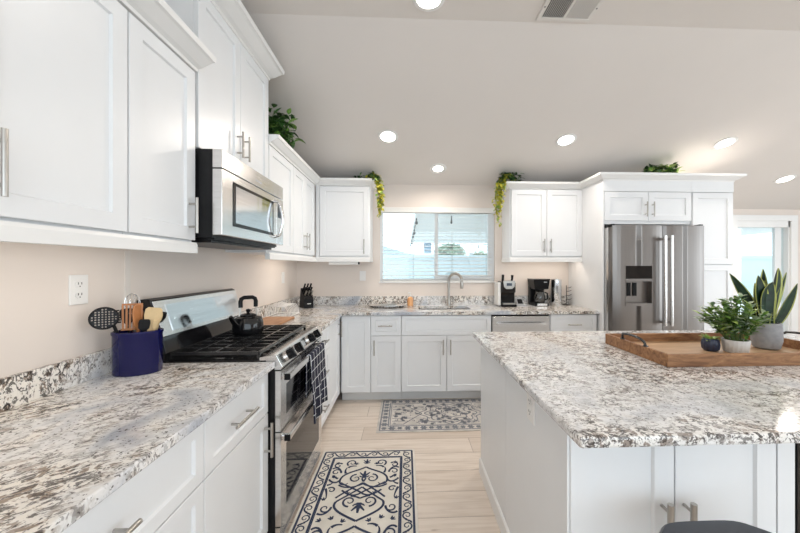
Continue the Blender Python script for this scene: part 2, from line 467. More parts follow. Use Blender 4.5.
# sliding glass door on the far wall
mb = MB()
mb.box(4.63, DR[0], FY-.02, FY, 0, 2.10); mb.box(DR[1], 5.60, FY-.02, FY, 0, 2.10); mb.box(DR[0], DR[1], FY-.02, FY, DR[3], 2.10)
mb.box(DR[0], DR[0]+.02, FY, FY+.12, 0, DR[3]); mb.box(DR[1]-.02, DR[1], FY, FY+.12, 0, DR[3]); mb.box(DR[0], DR[1], FY, FY+.12, DR[3]-.09, DR[3])
dobj = struct('door_1', mb, 'trim_white')
mb = MB(); mb.box(4.722, 4.74, FY+.04, FY+.08, .03, 1.93); mb.box(5.33, 5.42, FY+.04, FY+.08, .03, 1.93); mb.box(4.74, 5.33, FY+.04, FY+.08, .03, .12)
mb.build('sash', 'vinyl', dobj)
MB().box(4.74, 5.33, FY+.055, FY+.062, .12, 1.93).build('pane', 'window_glass', dobj)
MB().box(5.42, 5.48, FY+.06, FY+.066, .03, 1.93).build('pane', 'window_glass', dobj)

# ------------------------------------------------------------------ outside
struct('ground', MB().box(-14, 22, 4.62, 40, -.12, -.04), 'patio_slab')
pc = thing('patio_cover', 'flat white patio cover outside the sink window', 'patio cover', (4, 7.5, 0))
MB().box(.17, 9.5, 4.75, 11.4, 2.25, 2.33).build('roof_panel', 'patio_white', pc)
MB().box(.17, 9.5, 11.34, 11.46, 2.21, 2.25).build('front_beam', 'patio_white', pc)
for x in (3.2, 8.6): MB().box(x, x+.12, 11.34, 11.46, -.05, 2.21).build('post', 'patio_white', pc)
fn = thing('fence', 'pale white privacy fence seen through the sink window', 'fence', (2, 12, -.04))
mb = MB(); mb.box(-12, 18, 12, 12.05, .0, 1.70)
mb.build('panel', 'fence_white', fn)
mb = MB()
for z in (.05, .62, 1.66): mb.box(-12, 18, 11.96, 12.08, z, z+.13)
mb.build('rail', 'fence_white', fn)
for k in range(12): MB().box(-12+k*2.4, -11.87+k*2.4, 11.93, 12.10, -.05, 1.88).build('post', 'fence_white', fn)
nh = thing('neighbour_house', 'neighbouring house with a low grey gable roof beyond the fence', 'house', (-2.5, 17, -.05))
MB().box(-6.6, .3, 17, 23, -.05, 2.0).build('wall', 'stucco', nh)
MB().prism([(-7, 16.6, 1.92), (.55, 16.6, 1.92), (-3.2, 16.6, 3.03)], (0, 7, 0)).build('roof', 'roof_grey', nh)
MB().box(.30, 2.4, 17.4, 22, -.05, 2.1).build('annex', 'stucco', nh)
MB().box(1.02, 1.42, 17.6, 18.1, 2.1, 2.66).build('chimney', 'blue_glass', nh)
def far_tree(x, y, r, h, label):
    t = thing('tree', label, 'tree', (x, y, -.05), 'trees beyond the fence')
    MB().tube([(x, y, -.05), (x+.05, y, h*.5), (x, y, h*.8)], [.16, .12, .06], 8).build('trunk', 'bark', t, smooth=True)
    mb = MB(); rr = random.Random(int(x*10))
    for i in range(900):
        a = rr.uniform(0, 2*PI); u = rr.uniform(-1, 1); q = r*rr.random()**.4
        p = Vector((x+q*math.cos(a)*math.sqrt(1-u*u), y+q*math.sin(a)*math.sqrt(1-u*u), h+q*u*.6))
        mb.leaf(p, (rr.uniform(-1, 1), rr.uniform(-1, 1), rr.uniform(-.6, .6)), (0, 0, 1), .30, .17)
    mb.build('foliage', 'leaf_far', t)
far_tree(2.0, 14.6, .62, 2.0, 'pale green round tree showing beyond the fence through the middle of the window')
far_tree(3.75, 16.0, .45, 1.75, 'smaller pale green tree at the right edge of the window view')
sl = thing('string_lights', 'dark string of bulbs looped under the white patio cover', 'string lights', (.6, 7, 2.2))
path = [(.19, 5.6, 2.20), (.18, 6.6, 2.12), (.18, 7.8, 2.16), (.18, 9.2, 2.11), (.18, 11.3, 2.17)]
p2 = [(.18+i*.48, 11.3, 2.17-.05*math.sin(PI*((i*.5) % 1))) for i in range(8)]
MB().tube(path+p2[1:], .012, 6).build('cord', 'bulb', sl)
for p in path+p2[1::2]:
    MB().lathe([(0, -.11), (.022, -.095), (.028, -.07), (.015, -.04), (.013, 0)], p, 8).build('bulb', 'bulb', sl, smooth=True)
MB().tube([(.80, 5.6, 2.25), (.80, 5.6, 2.17)], .010, 6).build('drop_cord', 'bulb', sl)
MB().lathe([(0, -.08), (.016, -.07), (.018, -.04), (.01, 0)], (.80, 5.6, 2.19), 8).build('bulb', 'bulb', sl, smooth=True)
wl = thing('porch_light', 'grey light fixture hanging under the patio cover beyond the glass door', 'lamp', (10.0, 9.7, 2.1))
MB().tube([(8.9, 9.72, 2.12), (10.2, 9.72, 2.12)], .03, 8).build('arm', 'bulb', wl)
MB().lathe([(.04, -.26), (.11, -.24), (.11, -.06), (.05, 0)], (9.95, 9.72, 2.1), 12).build('lantern', 'roof_grey', wl, smooth=True)

# ------------------------------------------------------------------ cabinetry
def bar(f, a, z, L, vertical, parent, out=.034, r=.0062):
    mb = MB()
    if vertical:
        mb.tube([f(a, z-L/2, out), f(a, z+L/2, out)], r, 12)
        for s in (-1, 1): mb.tube([f(a, z+s*(L/2-.028), -.001), f(a, z+s*(L/2-.028), out)], .005, 8)
    else:
        mb.tube([f(a-L/2, z, out), f(a+L/2, z, out)], r, 12)
        for s in (-1, 1): mb.tube([f(a+s*(L/2-.028), z, -.001), f(a+s*(L/2-.028), z, out)], .005, 8)
    return part('brushed nickel bar handle', mb.build('handle', 'nickel', parent, smooth=True))
G = .0022
def cabinet(name, label, group, f, w, z0, z1, depth, fronts, base=False, cat='cabinet', bw=None, mat='cabinet_white'):
    """f's origin at the left end of the face, n=0 the front of the doors"""
    t = thing(name, label, cat, f(w/2, z0 if not base else 0, -depth/2), group)
    b0, b1 = bw if bw else (0, w)
    MB().fbox(f, b0, b1, z0, z1, -depth, -.0215).build('body', 'cabinet_inside' if False else mat, t)
    if base: MB().fbox(f, b0, b1, 0, z0, -depth, -.095).build('toe_kick', 'kick_white', t)
    for kind, a0, a1, q0, q1, h in fronts:
        d = MB().shaker(f, a0+G, a1-G, q0+G, q1-G, stile=.058 if kind == 'door' else .042).build('drawer' if kind != 'door' else 'door', mat, t)
        if h: bar(f, h[0], h[1], h[2], h[3], d)
    return t
UZ0, UZ1 = 1.482, 2.232
LF = F((-.975, 0, 0), (0, 1, 0), (1, 0, 0))          # left wall uppers: a = y
UD = -.975 - WX - .002
BF = F((0, 3.55, 0), (1, 0, 0), (0, -1, 0))          # back wall uppers: a = x
UB = WY - 3.55 - .002
gu, gb = 'white wall cabinets', 'white base cabinets'
def shift(f, a): return F(f(a, 0, 0), f.R, f.N)
f = shift(LF, .33)
cabinet('wall_cabinet', 'white two-door wall cabinet nearest the camera, above the blue utensil crock counter', gu, f, .848, UZ0-.004, 2.29, UD,
        [('door', .0, .424, UZ0+.006, 2.272, None), ('door', .424, .848, UZ0+.006, 2.272, (.468, 1.613, .16, True))])
f = shift(LF, 1.180)
cabinet('wall_cabinet', 'narrow single-door white wall cabinet just before the microwave', gu, f, .367, UZ0-.004, 2.29, UD,
        [('door', .0, .363, UZ0+.006, 2.272, (.318, 1.60, .16, True))])
f = shift(LF, 1.562)
cabinet('wall_cabinet', 'tall two-door white wall cabinet above the microwave', gu, f, .786, 1.925, 2.72, UD,
        [('door', .0, .391, 1.93, 2.70, (.352, 2.075, .15, True)), ('door', .391, .782, 1.93, 2.70, (.43, 2.075, .15, True))])
f = shift(LF, 2.350)
cabinet('wall_cabinet', 'single-door white wall cabinet just beyond the microwave', gu, f, .502, UZ0-.012, 2.25, UD,
        [('door', .004, .500, UZ0, UZ1+.014, None)])
f = shift(LF, 2.853)
cabinet('wall_cabinet', 'two-door white wall cabinet on the range wall beside the corner', gu, f, .667, UZ0-.012, 2.25, UD,
        [('door', .0, .325, UZ0, UZ1+.014, (.285, 1.61, .16, True)), ('door', .325, .662, UZ0, UZ1+.014, (.365, 1.61, .16, True))])
f = shift(BF, -.955)
tc = cabinet('wall_cabinet', 'single-door white wall cabinet between the corner and the window', gu, f, .565, UZ0-.012, 2.25, UB,
        [('door', .02, .556, UZ0, UZ1+.014, (.505, 1.585, .16, True))])
MB().fbox(f, -.021, .0185, UZ0-.012, 2.25, -.025, -.001).build('corner_filler', 'cabinet_white', tc)
f = shift(BF, 1.165)
cabinet('wall_cabinet', 'two-door white wall cabinet above the coffee makers', gu, f, .825, UZ0-.012, 2.25, UB,
        [('door', .014, .416, UZ0, UZ1, (.378, 1.60, .15, True)), ('door', .416, .822, UZ0, UZ1, (.454, 1.60, .15, True))])

def molding(name, label, path, prof, mat='trim_white'):
    """mitred moulding: path of (x, y, nx, ny) corner points with outward offset direction, prof of (out, z)"""
    mb = MB(); mb.sweep([[(x+nx*o, y+ny*o, z) for o, z in prof] for x, y, nx, ny in path])
    o = mb.build(name, mat); return tag(o, label, 'moulding', 'white cabinet mouldings')
CP = [(-.028, 2.234), (.004, 2.234), (.006, 2.246), (.022, 2.252), (.056, 2.276), (.066, 2.278), (.070, 2.300), (-.028, 2.300)]
molding('crown_molding', 'white crown moulding topping the wall cabinets nearest the camera', [(-.975, .33, 1, 0), (-.975, 1.547, 1, 0)], [(o*1.33 if o > 0 else o, z+.042) for o, z in CP])
molding('crown_molding', 'white crown moulding at the top of the tall cabinet above the microwave', [(-.975, 1.566, 1, 0), (-.975, 2.348, 1, 0)], [(o*1.6 if o > 0 else o, z+.462) for o, z in CP])
molding('crown_molding', 'white crown moulding turning the corner from the range wall to the window', [(-.975, 2.350, 1, 0), (-.975, 3.55, 1, -1), (-.390, 3.55, 1, -1), (-.390, 3.858, 1, 0)], [(o, z+.015) for o, z in CP])
EX0, EX1, EY = 1.986, 3.36, 3.17
CP2 = [(-.06, 2.234)] + CP[1:-1] + [(-.06, 2.300)]
molding('crown_molding', 'white crown moulding running over the coffee cabinet and above the refrigerator', [(1.165, 3.858, -1, 0), (1.165, 3.55, -1, -1), (EX0, 3.55, -1, -1), (EX0, EY, -1, -1), (EX1, EY, 1, -1), (EX1, 3.858, 1, 0)], CP)
LP = [(-.028, 1.420), (.006, 1.420), (.006, 1.458), (.001, 1.470), (-.028, 1.470)]
molding('light_rail', 'white light rail under the wall cabinets nearest the camera', [(-.975, .33, 1, 0), (-.975, 1.547, 1, 0)], [(o, z+.010) for o, z in LP])
molding('light_rail', 'white light rail under the corner wall cabinets beyond the microwave', [(-.975, 2.350, 1, 0), (-.975, 3.55, 1, -1), (-.390, 3.55, 1, -1), (-.390, 3.858, 1, 0)], LP)
molding('light_rail', 'white light rail under the wall cabinet above the coffee makers', [(1.165, 3.858, -1, 0), (1.165, 3.55, -1, -1), (EX0-.002, 3.55, 0, -1)], LP)

# refrigerator surround and pantry
f = F((EX0, EY, 0), (1, 0, 0), (0, -1, 0)); ED = WY-EY-.002
t = thing('refrigerator_cabinet', 'white two-door cabinet with tall side panel built over the refrigerator', 'cabinet', (2.4, 3.5, 0), gu)
MB().box(EX0, EX0+.014, EY, WY-.002, 0, 2.245).build('side_panel', 'cabinet_white', t)
MB().box(EX0+.014, 2.915, EY+.0215, WY-.002, 1.80, 2.245).build('body', 'cabinet_white', t)
MB().box(EX0+.014, 2.915, EY, EY+.0215, 2.128, 2.245).build('frieze', 'cabinet_white', t)
for a0, a1, h in ((.016, .474, .437), (.474, .928, .510)):
    d = MB().shaker(f, a0+G, a1-G, 1.832, 2.124).build('door', 'cabinet_white', t); bar(f, h, 1.945, .15, True, d)
f = F((2.917, EY, 0), (1, 0, 0), (0, -1, 0))
t = cabinet('pantry_cabinet', 'tall white pantry cabinet between the refrigerator and the glass door', gu, f, EX1-2.917, .105, 2.245, ED,
            [('door', .004, .440, 1.388, 2.124, None), ('door', .004, .440, .11, 1.386, None)], base=True)
MB().fbox(f, 0, EX1-2.917, 2.128, 2.245, -.0215, 0).build('frieze', 'cabinet_white', t)

# base cabinets
BZ0, BZ1, DZ = .105, .882, .674
LB = F((-.653, 0, 0), (0, 1, 0), (1, 0, 0)); LD = -.653-WX-.002
BB = F((0, 3.245, 0), (1, 0, 0), (0, -1, 0)); BD = WY-3.245-.002
f = shift(LB, .46)
cabinet('base_cabinet', 'white drawer cabinet at the near end of the range-side counter', gb, f, .617, BZ0, BZ1, LD,
        [('drawer', 0, .617, DZ, .876, (.24, .775, .16, False)), ('drawer', 0, .617, .39, DZ, (.285, .53, .16, False)), ('drawer', 0, .617, .108, .39, (.285, .25, .16, False))], base=True)
f = shift(LB, 1.077)
cabinet('base_cabinet', 'white base cabinet with one drawer over a door, right before the range', gb, f, .491, BZ0, BZ1, LD,
        [('drawer', 0, .489, DZ, .876, (.222, .775, .17, False)), ('door', 0, .489, .108, DZ, (.446, .565, .16, True))], base=True)
f = shift(LB, 2.345)
cabinet('base_cabinet', 'white three-drawer base cabinet just beyond the range', gb, f, .455, BZ0, BZ1, LD,
        [('drawer', 0.004, .453, DZ, .876, (.23, .775, .13, False)), ('drawer', .004, .453, .39, DZ, (.23, .53, .13, False)), ('drawer', .004, .453, .108, .39, (.23, .25, .13, False))], base=True)
f = shift(LB, 2.802)
tc = cabinet('base_cabinet', 'white single-door base cabinet in the counter corner on the range side', gb, f, .44, BZ0, BZ1, LD,
        [('door', 0, .40, .108, .876, (.355, .76, .15, True))], base=True)
MB().fbox(f, .402, .441, BZ0, BZ1, -.024, -.001).build('corner_filler', 'cabinet_white', tc)
f = shift(BB, -.648)
cabinet('base_cabinet', 'white full-height single-door base cabinet in the corner facing the room', gb, f, .300, BZ0, BZ1, BD,
        [('door', .012, .300, .108, .876, None)], base=True)
f = shift(BB, -.347)
cabinet('base_cabinet', 'narrow white base cabinet with one drawer over a door, left of the sink cabinet', gb, f, .304, BZ0, BZ1, BD,
        [('drawer', 0, .304, DZ, .876, (.145, .775, .14, False)), ('door', 0, .304, .108, DZ, (.036, .56, .15, True))], base=True)
f = shift(BB, -.042)
cabinet('base_cabinet', 'wide white two-door sink base cabinet under the faucet', gb, f, .914, BZ0, .700, BD,
        [('drawer', 0, .914, DZ, .876, None), ('door', 0, .457, .108, DZ, (.42, .56, .15, True)), ('door', .457, .914, .108, DZ, (.494, .56, .15, True))], base=True)
f = shift(BB, 1.482)
cabinet('base_cabinet', 'white drawer base cabinet between the dishwasher and the refrigerator', gb, f, .488, BZ0, BZ1, BD,
        [('drawer', 0, .486, DZ, .876, (.24, .775, .14, False)), ('drawer', 0, .486, .39, DZ, (.24, .53, .14, False)), ('drawer', 0, .486, .108, .39, (.24, .25, .14, False))], base=True)

# dishwasher
f = F((.876, 3.245, 0), (1, 0, 0), (0, -1, 0))
t = thing('dishwasher', 'stainless steel dishwasher under the counter below the coffee makers', 'dishwasher', f(.3, 0, -.3))
MB().fbox(f, .002, .598, .02, .878, -.57, -.03).build('body', 'black_metal', t)
d = MB().fbox(f, .006, .594, .11, .862, -.03, .006).build('door', 'steel_bright', t, bevel=.004)
mb = MB(); mb.sweep([[f(a, z, n+.028*math.sin(PI*(a-.05)/.5)) for z, n in ((.775, .022), (.800, .022), (.800, .036), (.775, .036))] for a in [.05+.5*i/14 for i in range(15)]])
for a in (.06, .54): mb.fbox(f, a-.012, a+.012, .777, .798, .004, .030)
mb.build('handle', 'steel_bright', d, smooth=True)
MB().fbox(f, .006, .594, .864, .878, -.03, -.006).build('control_strip', 'black_gloss', t)

# countertops
ZT, ZB = .914, .884
t = thing('countertop', 'white and brown granite countertop between the camera and the range', 'countertop', (-.95, 1.0, ZB), 'granite countertops')
MB().box(WX, -.6234, .45, 1.572, ZB, ZT).build('slab', 'granite', t, bevel=.004)
MB().box(WX, WX+.02, .45, 1.572, ZT, 1.016).build('backsplash', 'granite', t, bevel=.002)
t = thing('countertop', 'L-shaped granite countertop running from beyond the range to the refrigerator', 'countertop', (.5, 3.5, ZB), 'granite countertops')
SK = (.14, .70, 3.40, 3.70); YB = 3.215
mb = MB()
mb.prism([(WX, 2.340, ZB), (-.6234, 2.340, ZB), (-.6234, YB, ZB), (SK[0], YB, ZB), (SK[0], WY, ZB), (WX, WY, ZB)], (0, 0, ZT-ZB))
mb.box(SK[0], SK[1], YB, SK[2], ZB, ZT); mb.box(SK[0], SK[1], SK[3], WY, ZB, ZT); mb.box(SK[1], EX0-.002, YB, WY, ZB, ZT)
mb.build('slab', 'granite', t)
mb = MB(); mb.box(WX, WX+.02, 2.340, WY-.02, ZT, 1.016); mb.box(WX, EX0-.002, WY-.02, WY, ZT, 1.016)
mb.build('backsplash', 'granite', t)
t = thing('sink', 'stainless undermount sink set in the counter below the window', 'sink', (.42, 3.53, .72))
mb = MB(); a, b2, c, d = SK; k = .012
for x0, x1, y0, y1, z0, z1 in ((a-k, a, c-k, d+k, .705, ZB-.001), (b2, b2+k, c-k, d+k, .705, ZB-.001), (a, b2, c-k, c, .705, ZB-.001), (a, b2, d, d+k, .705, ZB-.001), (a, b2, c, d, .705, .717)):
    mb.box(x0, x1, y0, y1, z0, z1)
mb.build('basin', 'steel_bright', t)
MB().lathe([(.0, .718), (.045, .718), (.045, .722), (.0, .722)], (.42, 3.55, 0), 20).build('drain', 'chrome', t)

# ------------------------------------------------------------------ island
IX, IX1, IY0, IY1 = .50, 2.50, .975, 2.125
t = thing('kitchen_island', 'white kitchen island base with doors facing the camera', 'island', (1.5, 1.55, 0))
mb = MB(); mb.box(IX+.008, 1.245, IY0+.0215, IY1, .0, .882); mb.box(1.245, IX1, IY0+.025, IY1, 0, .882)
mb.build('body', 'island_white', t)
MB().box(IX, IX+.008, IY0+.005, 1.588, .08, .882).build('side_panel', 'island_white', t)
MB().box(IX, IX+.008, 1.592, IY1, .08, .882).build('side_panel', 'island_white', t)
mb = MB(); mb.prism([(IX-.010, IY0+.003, 0), (IX+.008, IY0+.003, 0), (IX+.008, IY0+.003, .095), (IX-.003, IY0+.003, .095), (IX-.010, IY0+.003, .085)], (0, IY1-IY0+.006, 0))
mb.build('baseboard', 'trim_white', t)
f = F((IX, IY0, 0), (1, 0, 0), (0, -1, 0))
for a0, a1, h in ((.007, .342, .298), (.342, .677, .370)):
    d = MB().shaker(f, a0+.002, a1-.002, .11, .878, stile=.064).build('door', 'island_white', t); bar(f, h, .567, .17, True, d, .036, .009)
MB().fbox(f, .679, .736, .0, .878, -.0215, 0).build('filler_panel', 'island_white', t)
part('dark appliance front', MB().fbox(f, .745, 1.34, .1, .872, -.025, .0).build('appliance_panel', 'black_gloss', t))
MB().box(.464, 2.62, .839, 2.232, ZB-.002, ZT).build('island_countertop', 'granite_island', bevel=.008)
tag(bpy.data.objects['island_countertop'], 'large white speckled granite slab topping the island', 'countertop', 'granite countertops')
def outlet(name, label, f, a, z, kind, w=.072, h=.116, cat='outlet'):
    t = thing(name, label, cat, f(a, z, 0), 'wall plates')
    MB().fbox(f, a-w/2, a+w/2, z-h/2, z+h/2, 0, .006).build('plate', 'plate_white', t, bevel=.002)
    if kind == 'outlet':
        for s in (-1, 1):
            mb = MB(); mb.sweep([[f(a+.017*math.cos(q), z+s*.021+.0145*math.sin(q), n) for q in [2*PI*i/16 for i in range(16)]] for n in (.006, .0085)])
            r = mb.build('receptacle', 'plate_white', t)
            mb = MB()
            for dx in (-.0065, .0065): mb.fbox(f, a+dx-.0013, a+dx+.0013, z+s*.021-.001, z+s*.021+.008, .0084, .0090)
            mb.fbox(f, a-.0022, a+.0022, z+s*.021-.010, z+s*.021-.006, .0084, .0090)
            part('black slots', mb.build('slots', 'dark_gap', r))
    else:
        MB().fbox(f, a-.016, a+.016, z-.033, z+.033, .006, .0095).build('rocker', 'plate_white', t, bevel=.001)
LW = F((WX, 0, 0), (0, 1, 0), (1, 0, 0)); BW = F((0, WY, 0), (1, 0, 0), (0, -1, 0))
outlet('wall_outlet', 'white double outlet on the beige wall above the near counter', LW, 1.318, 1.278, 'outlet')
outlet('wall_switch', 'white switch plate on the range wall near the corner', LW, 3.43, 1.252, 'switch', cat='switch')
outlet('wall_switch', 'white switch plate on the back wall left of the window', BW, -.508, 1.258, 'switch', cat='switch')
outlet('island_outlet', 'white outlet on the island side panel under the slab', F((IX, 0, 0), (0, 1, 0), (-1, 0, 0)), 1.262, .812, 'outlet')

# ------------------------------------------------------------------ range
RY0, RY1 = 1.577, 2.334
t = thing('range', 'stainless double-oven gas range with black cooktop on the left wall', 'range', (-.95, 1.955, 0))
mb = MB(); mb.box(WX+.015, -.628, RY0, RY1, .03, .90)
mb.build('body', 'black_metal', t)
MB().box(WX+.06, -.70, RY0+.02, RY1-.02, 0, .03).build('base', 'black_metal', t)
MB().box(-1.15, -.665, RY0, RY1, .90, .921).build('cooktop', 'black_gloss', t, bevel=.003)
mb = MB(); mb.prism([(-.70, RY0, .90), (-.70, RY0, .932), (-.632, RY0, .945), (-.620, RY0, .942), (-.590, RY0, .886), (-.598, RY0, .872), (-.63, RY0, .872)], (0, RY1-RY0, 0))
cp = mb.build('control_panel', 'steel_bright', t, bevel=.002)
mb = MB(); nrm = Vector((.056, 0, .030)).normalized(); cpt = lambda y, u, n: Vector((-.620+.030*u, y, .942-.056*u))+nrm*n
mb.hexa([cpt(1.885, .25, 0), cpt(1.965, .25, 0), cpt(1.965, .75, 0), cpt(1.885, .75, 0), cpt(1.885, .25, .001), cpt(1.965, .25, .001), cpt(1.965, .75, .001), cpt(1.885, .75, .001)])
mb.build('badge', 'silver_plastic', cp)
for y in (1.68, 1.80, 2.04, 2.16):
    k = MB().tube([cpt(y, .5, 0), cpt(y, .5, .010)], .027, 18).build('knob', 'steel_bright', cp, smooth=True)
    mb = MB(); mb.tube([cpt(y, .5, .010), cpt(y, .5, .030)], .019, 16)
    mb.hexa([cpt(y+s1*.006, .5+s2*.40, n) for n in (.012, .042) for s1, s2 in ((-1, -1), (1, -1), (1, 1), (-1, 1))])
    part('black knob grip', mb.build('knob', 'black_plastic', cp, smooth=True))
# backguard
t_bg = MB().prism([(WX+.013, RY0, .90), (-1.13, RY0, .90), (-1.135, RY0, .955), (-1.152, RY0, 1.03), (-1.205, RY0, 1.205), (-1.225, RY0, 1.215), (WX+.013, RY0, 1.21)], (0, RY1-RY0, 0)).build('backguard', 'black_gloss', t, bevel=.003)
tl = Vector((-.053, 0, .175)).normalized(); tn = Vector((.175, 0, .053)).normalized()
bp = lambda y, u, n: Vector((-1.152, y, 1.03)) + tl*u + tn*n
def plate(y0, y1, u0, u1, n0, n1): return [bp(y0, u0, n0), bp(y1, u0, n0), bp(y1, u1, n0), bp(y0, u1, n0), bp(y0, u0, n1), bp(y1, u0, n1), bp(y1, u1, n1), bp(y0, u1, n1)]
fp = MB().hexa(plate(RY0+.006, RY1-.006, .002, .180, -.002, .004)).build('face_panel', 'steel_bright', t_bg, bevel=.002)
MB().hexa(plate(RY0+.075, RY1-.05, .022, .155, .004, .006)).build('display', 'steel_mirror', t_bg)
# grates and burners
for i in range(3):
    y0 = RY0+.022+i*.241; y1 = y0+.233; x0, x1 = -1.125, -.712; zt, b = .956, .0065
    mb = MB()
    for y in (y0, y1): mb.box(x0, x1, y-b, y+b, zt-.014, zt)
    for x in (x0, x1): mb.box(x-b, x+b, y0, y1, zt-.014, zt)
    ym = (y0+y1)/2
    for y in (y0+.078, y1-.078): mb.box(x0, x1, y-b*.8, y+b*.8, zt-.013, zt+.001)
    for x in (x0+.105, (x0+x1)/2, x1-.105): mb.box(x-b*.8, x+b*.8, y0, y1, zt-.013, zt+.001)
    for x in (x0, x1):
        for y in (y0, y1): mb.box(x-b, x+b, y-b, y+b, .921, zt-.014)
    mb.build('grate', 'iron', t)
for x, y, r in ((-1.02, 1.72, .038), (-.81, 1.72, .046), (-.92, 1.955, .05), (-1.02, 2.19, .046), (-.81, 2.19, .038)):
    MB().lathe([(r+.014, .9205), (r+.014, .926), (r, .927), (r, .936), (r*.9, .940), (0, .941)], (x, y, 0), 24).build('burner', 'iron', t, smooth=True)
# oven doors
RF = F((-.60, RY0, 0), (0, 1, 0), (1, 0, 0)); RW = RY1-RY0
for z0, z1, hz in ((.572, .864, .828), (.115, .566, .530)):
    d = MB(); 
    w0, w1, q0, q1 = .075, RW-.075, z0+.055, z1-.085
    for a0, a1, c0, c1 in ((.004, w0, z0, z1), (w1, RW-.004, z0, z1), (w0, w1, z0, q0), (w0, w1, q1, z1)): d.fbox(RF, a0, a1, c0, c1, -.026, 0)
    d.fbox(RF, .01, RW-.01, z0+.005, z1-.005, -.027, -.012)
    o = d.build('oven_door', 'steel_bright', t)
    MB().fbox(RF, w0, w1, q0, q1, -.012, -.002).build('oven_window', 'oven_door_glass' if 'oven_door_glass' in M else 'black_gloss', o)
    mb = MB(); mb.fbox(RF, .030, RW-.030, hz-.015, hz+.015, .024, .036)
    for a in (.030, RW-.056): mb.fbox(RF, a, a+.026, hz-.012, hz+.012, -.002, .027)
    h = mb.build('handle', 'steel_bright', o, bevel=.004)
    for a in (.0285, RW-.0285): part('black handle end cap', MB().fbox(RF, a-.0025, a+.0025, hz-.0145, hz+.0155, .008, .0365).build('end_cap', 'black_plastic', o))
MB().fbox(RF, .004, RW-.004, .035, .108, -.026, -.004).build('bottom_panel', 'steel_bright', t)

# towel over the upper oven handle
mb = MB(); ny, nz = 22, 24; ya, yb = 1.915, 2.245
rows = []
prof = [(x, z) for x, z in [(-.583, .60), (-.583, .70), (-.582, .80), (-.580, .842), (-.573, .8475), (-.564, .8475), (-.558, .842), (-.555, .80), (-.551, .70), (-.549, .60), (-.548, .52), (-.549, .45)]]
for x, z in prof:
    r = []
    for i in range(ny+1):
        u = i/ny; hang = max(0, (.84-z))/.4
        wv = .011*math.sin(u*PI*5+.6)*hang if x > -.55 else 0
        yy = (ya+yb)/2 + (u-.5)*(yb-ya)*(.94+.12*hang)
        r.append(mb.v((x+wv+(.010*hang if x > -.55 else 0), yy, z - (.02*math.sin(u*PI*2) if z < .5 else 0))))
    rows.append(r)
for a, b in zip(rows, rows[1:]):
    for i in range(ny): mb.face([a[i], a[i+1], b[i+1], b[i]])
o = mb.build('dish_towel', 'towel_check', smooth=True); m = o.modifiers.new('thick', 'SOLIDIFY'); m.thickness = .004; m.offset = 0
tag(o, 'navy towel with white check lines hanging on the upper oven handle', 'towel')

# kettle
kx, ky, kz = -.975, 2.045, .957
t = thing('kettle', 'black stovetop kettle with looped handle on the far burner', 'kettle', (kx, ky, kz))
MB().lathe([(.0, 0), (.076, 0), (.086, .008), (.088, .03), (.084, .075), (.074, .098), (.045, .110), (.0, .112)], (kx, ky, kz), 32).build('body', 'black_gloss', t, smooth=True)
l = MB().lathe([(.047, .108), (.047, .114), (.03, .121), (.008, .124), (.0, .124)], (kx, ky, kz), 24).build('lid', 'black_gloss', t, smooth=True)
MB().lathe([(.006, .122), (.013, .136), (.013, .146), (0, .151)], (kx, ky, kz), 16).build('knob', 'black_plastic', l, smooth=True)
sd = Vector((-.35, -.94, 0)).normalized()
MB().tube([Vector((kx, ky, kz+.055))+sd*.075, Vector((kx, ky, kz+.085))+sd*.105, Vector((kx, ky, kz+.118))+sd*.128], [.020, .016, .011], 14).build('spout', 'black_gloss', t, smooth=True)
sd2 = Vector((.80, .6, 0)).normalized()
mb = MB()
for s in (-1, 1): mb.tube([Vector((kx, ky, kz+.095))+sd2*s*.050, Vector((kx, ky, kz+.15))+sd2*s*.044, Vector((kx, ky, kz+.185))+sd2*s*.040], .005, 8)
part('steel handle arms', mb.build('handle_arms', 'nickel', t, smooth=True))
MB().tube([Vector((kx, ky, kz+z))+sd2*u for u, z in ((-.042, .160), (-.043, .195), (-.038, .212), (-.024, .220), (.024, .220), (.038, .212), (.043, .195), (.042, .160))], .0125, 12).build('handle', 'black_plastic', t, smooth=True)

# microwave
MY0, MY1, MXF, MZ0, MZ1 = 1.556, 2.312, -.862, 1.506, 1.922
t = thing('microwave', 'stainless over-the-range microwave below the tall cabinet', 'microwave', (-1.1, 1.955, MZ0))
MB().box(WX+.002, -.908, MY0, MY1, MZ0, MZ1).build('body', 'black_metal', t)
MB().box(-.908, MXF, MY0, MY1, 1.835, MZ1).build('vent_grille', 'steel_bright', t, bevel=.003)
MF = F((MXF, MY0, 0), (0, 1, 0), (1, 0, 0)); MW = MY1-MY0
d = MB().fbox(MF, 0, .640, MZ0+.012, 1.830, -.046, 0).build('door', 'steel_bright', t, bevel=.003)
MB().fbox(MF, .095, .585, 1.570, 1.792, -.001, .003).build('window_frame', 'black_gloss', d, bevel=.001)
MB().fbox(MF, .115, .565, 1.588, 1.774, .003, .0045).build('window', 'steel_mirror', d)
part('dark control panel', MB().fbox(MF, .644, MW, MZ0+.012, 1.830, -.046, 0).build('control_panel', 'steel_bright', t, bevel=.002))
MB().fbox(MF, .665, MW-.02, 1.70, 1.80, 0, .002).build('display', 'display_dark', t)
mb = MB(); mb.tube([MF(.612, 1.565, -.001), MF(.612, 1.575, .028)] + [MF(.612, 1.575+.215*i/10, .030+.022*math.sin(PI*i/10)) for i in range(11)] + [MF(.612, 1.79, .028), MF(.612, 1.80, -.001)], .010, 12)
mb.build('handle', 'steel_bright', d, smooth=True)
MB().fbox(MF, .34, .42, 1.862, 1.872, 0, .001).build('badge', 'silver_plastic', t)
mb = MB(); mb.box(-1.22, -.93, MY0+.03, MY1-.03, MZ0-.022, MZ0); mb.box(-.94, -.91, MY0+.02, MY1-.02, MZ0-.008, MZ0)
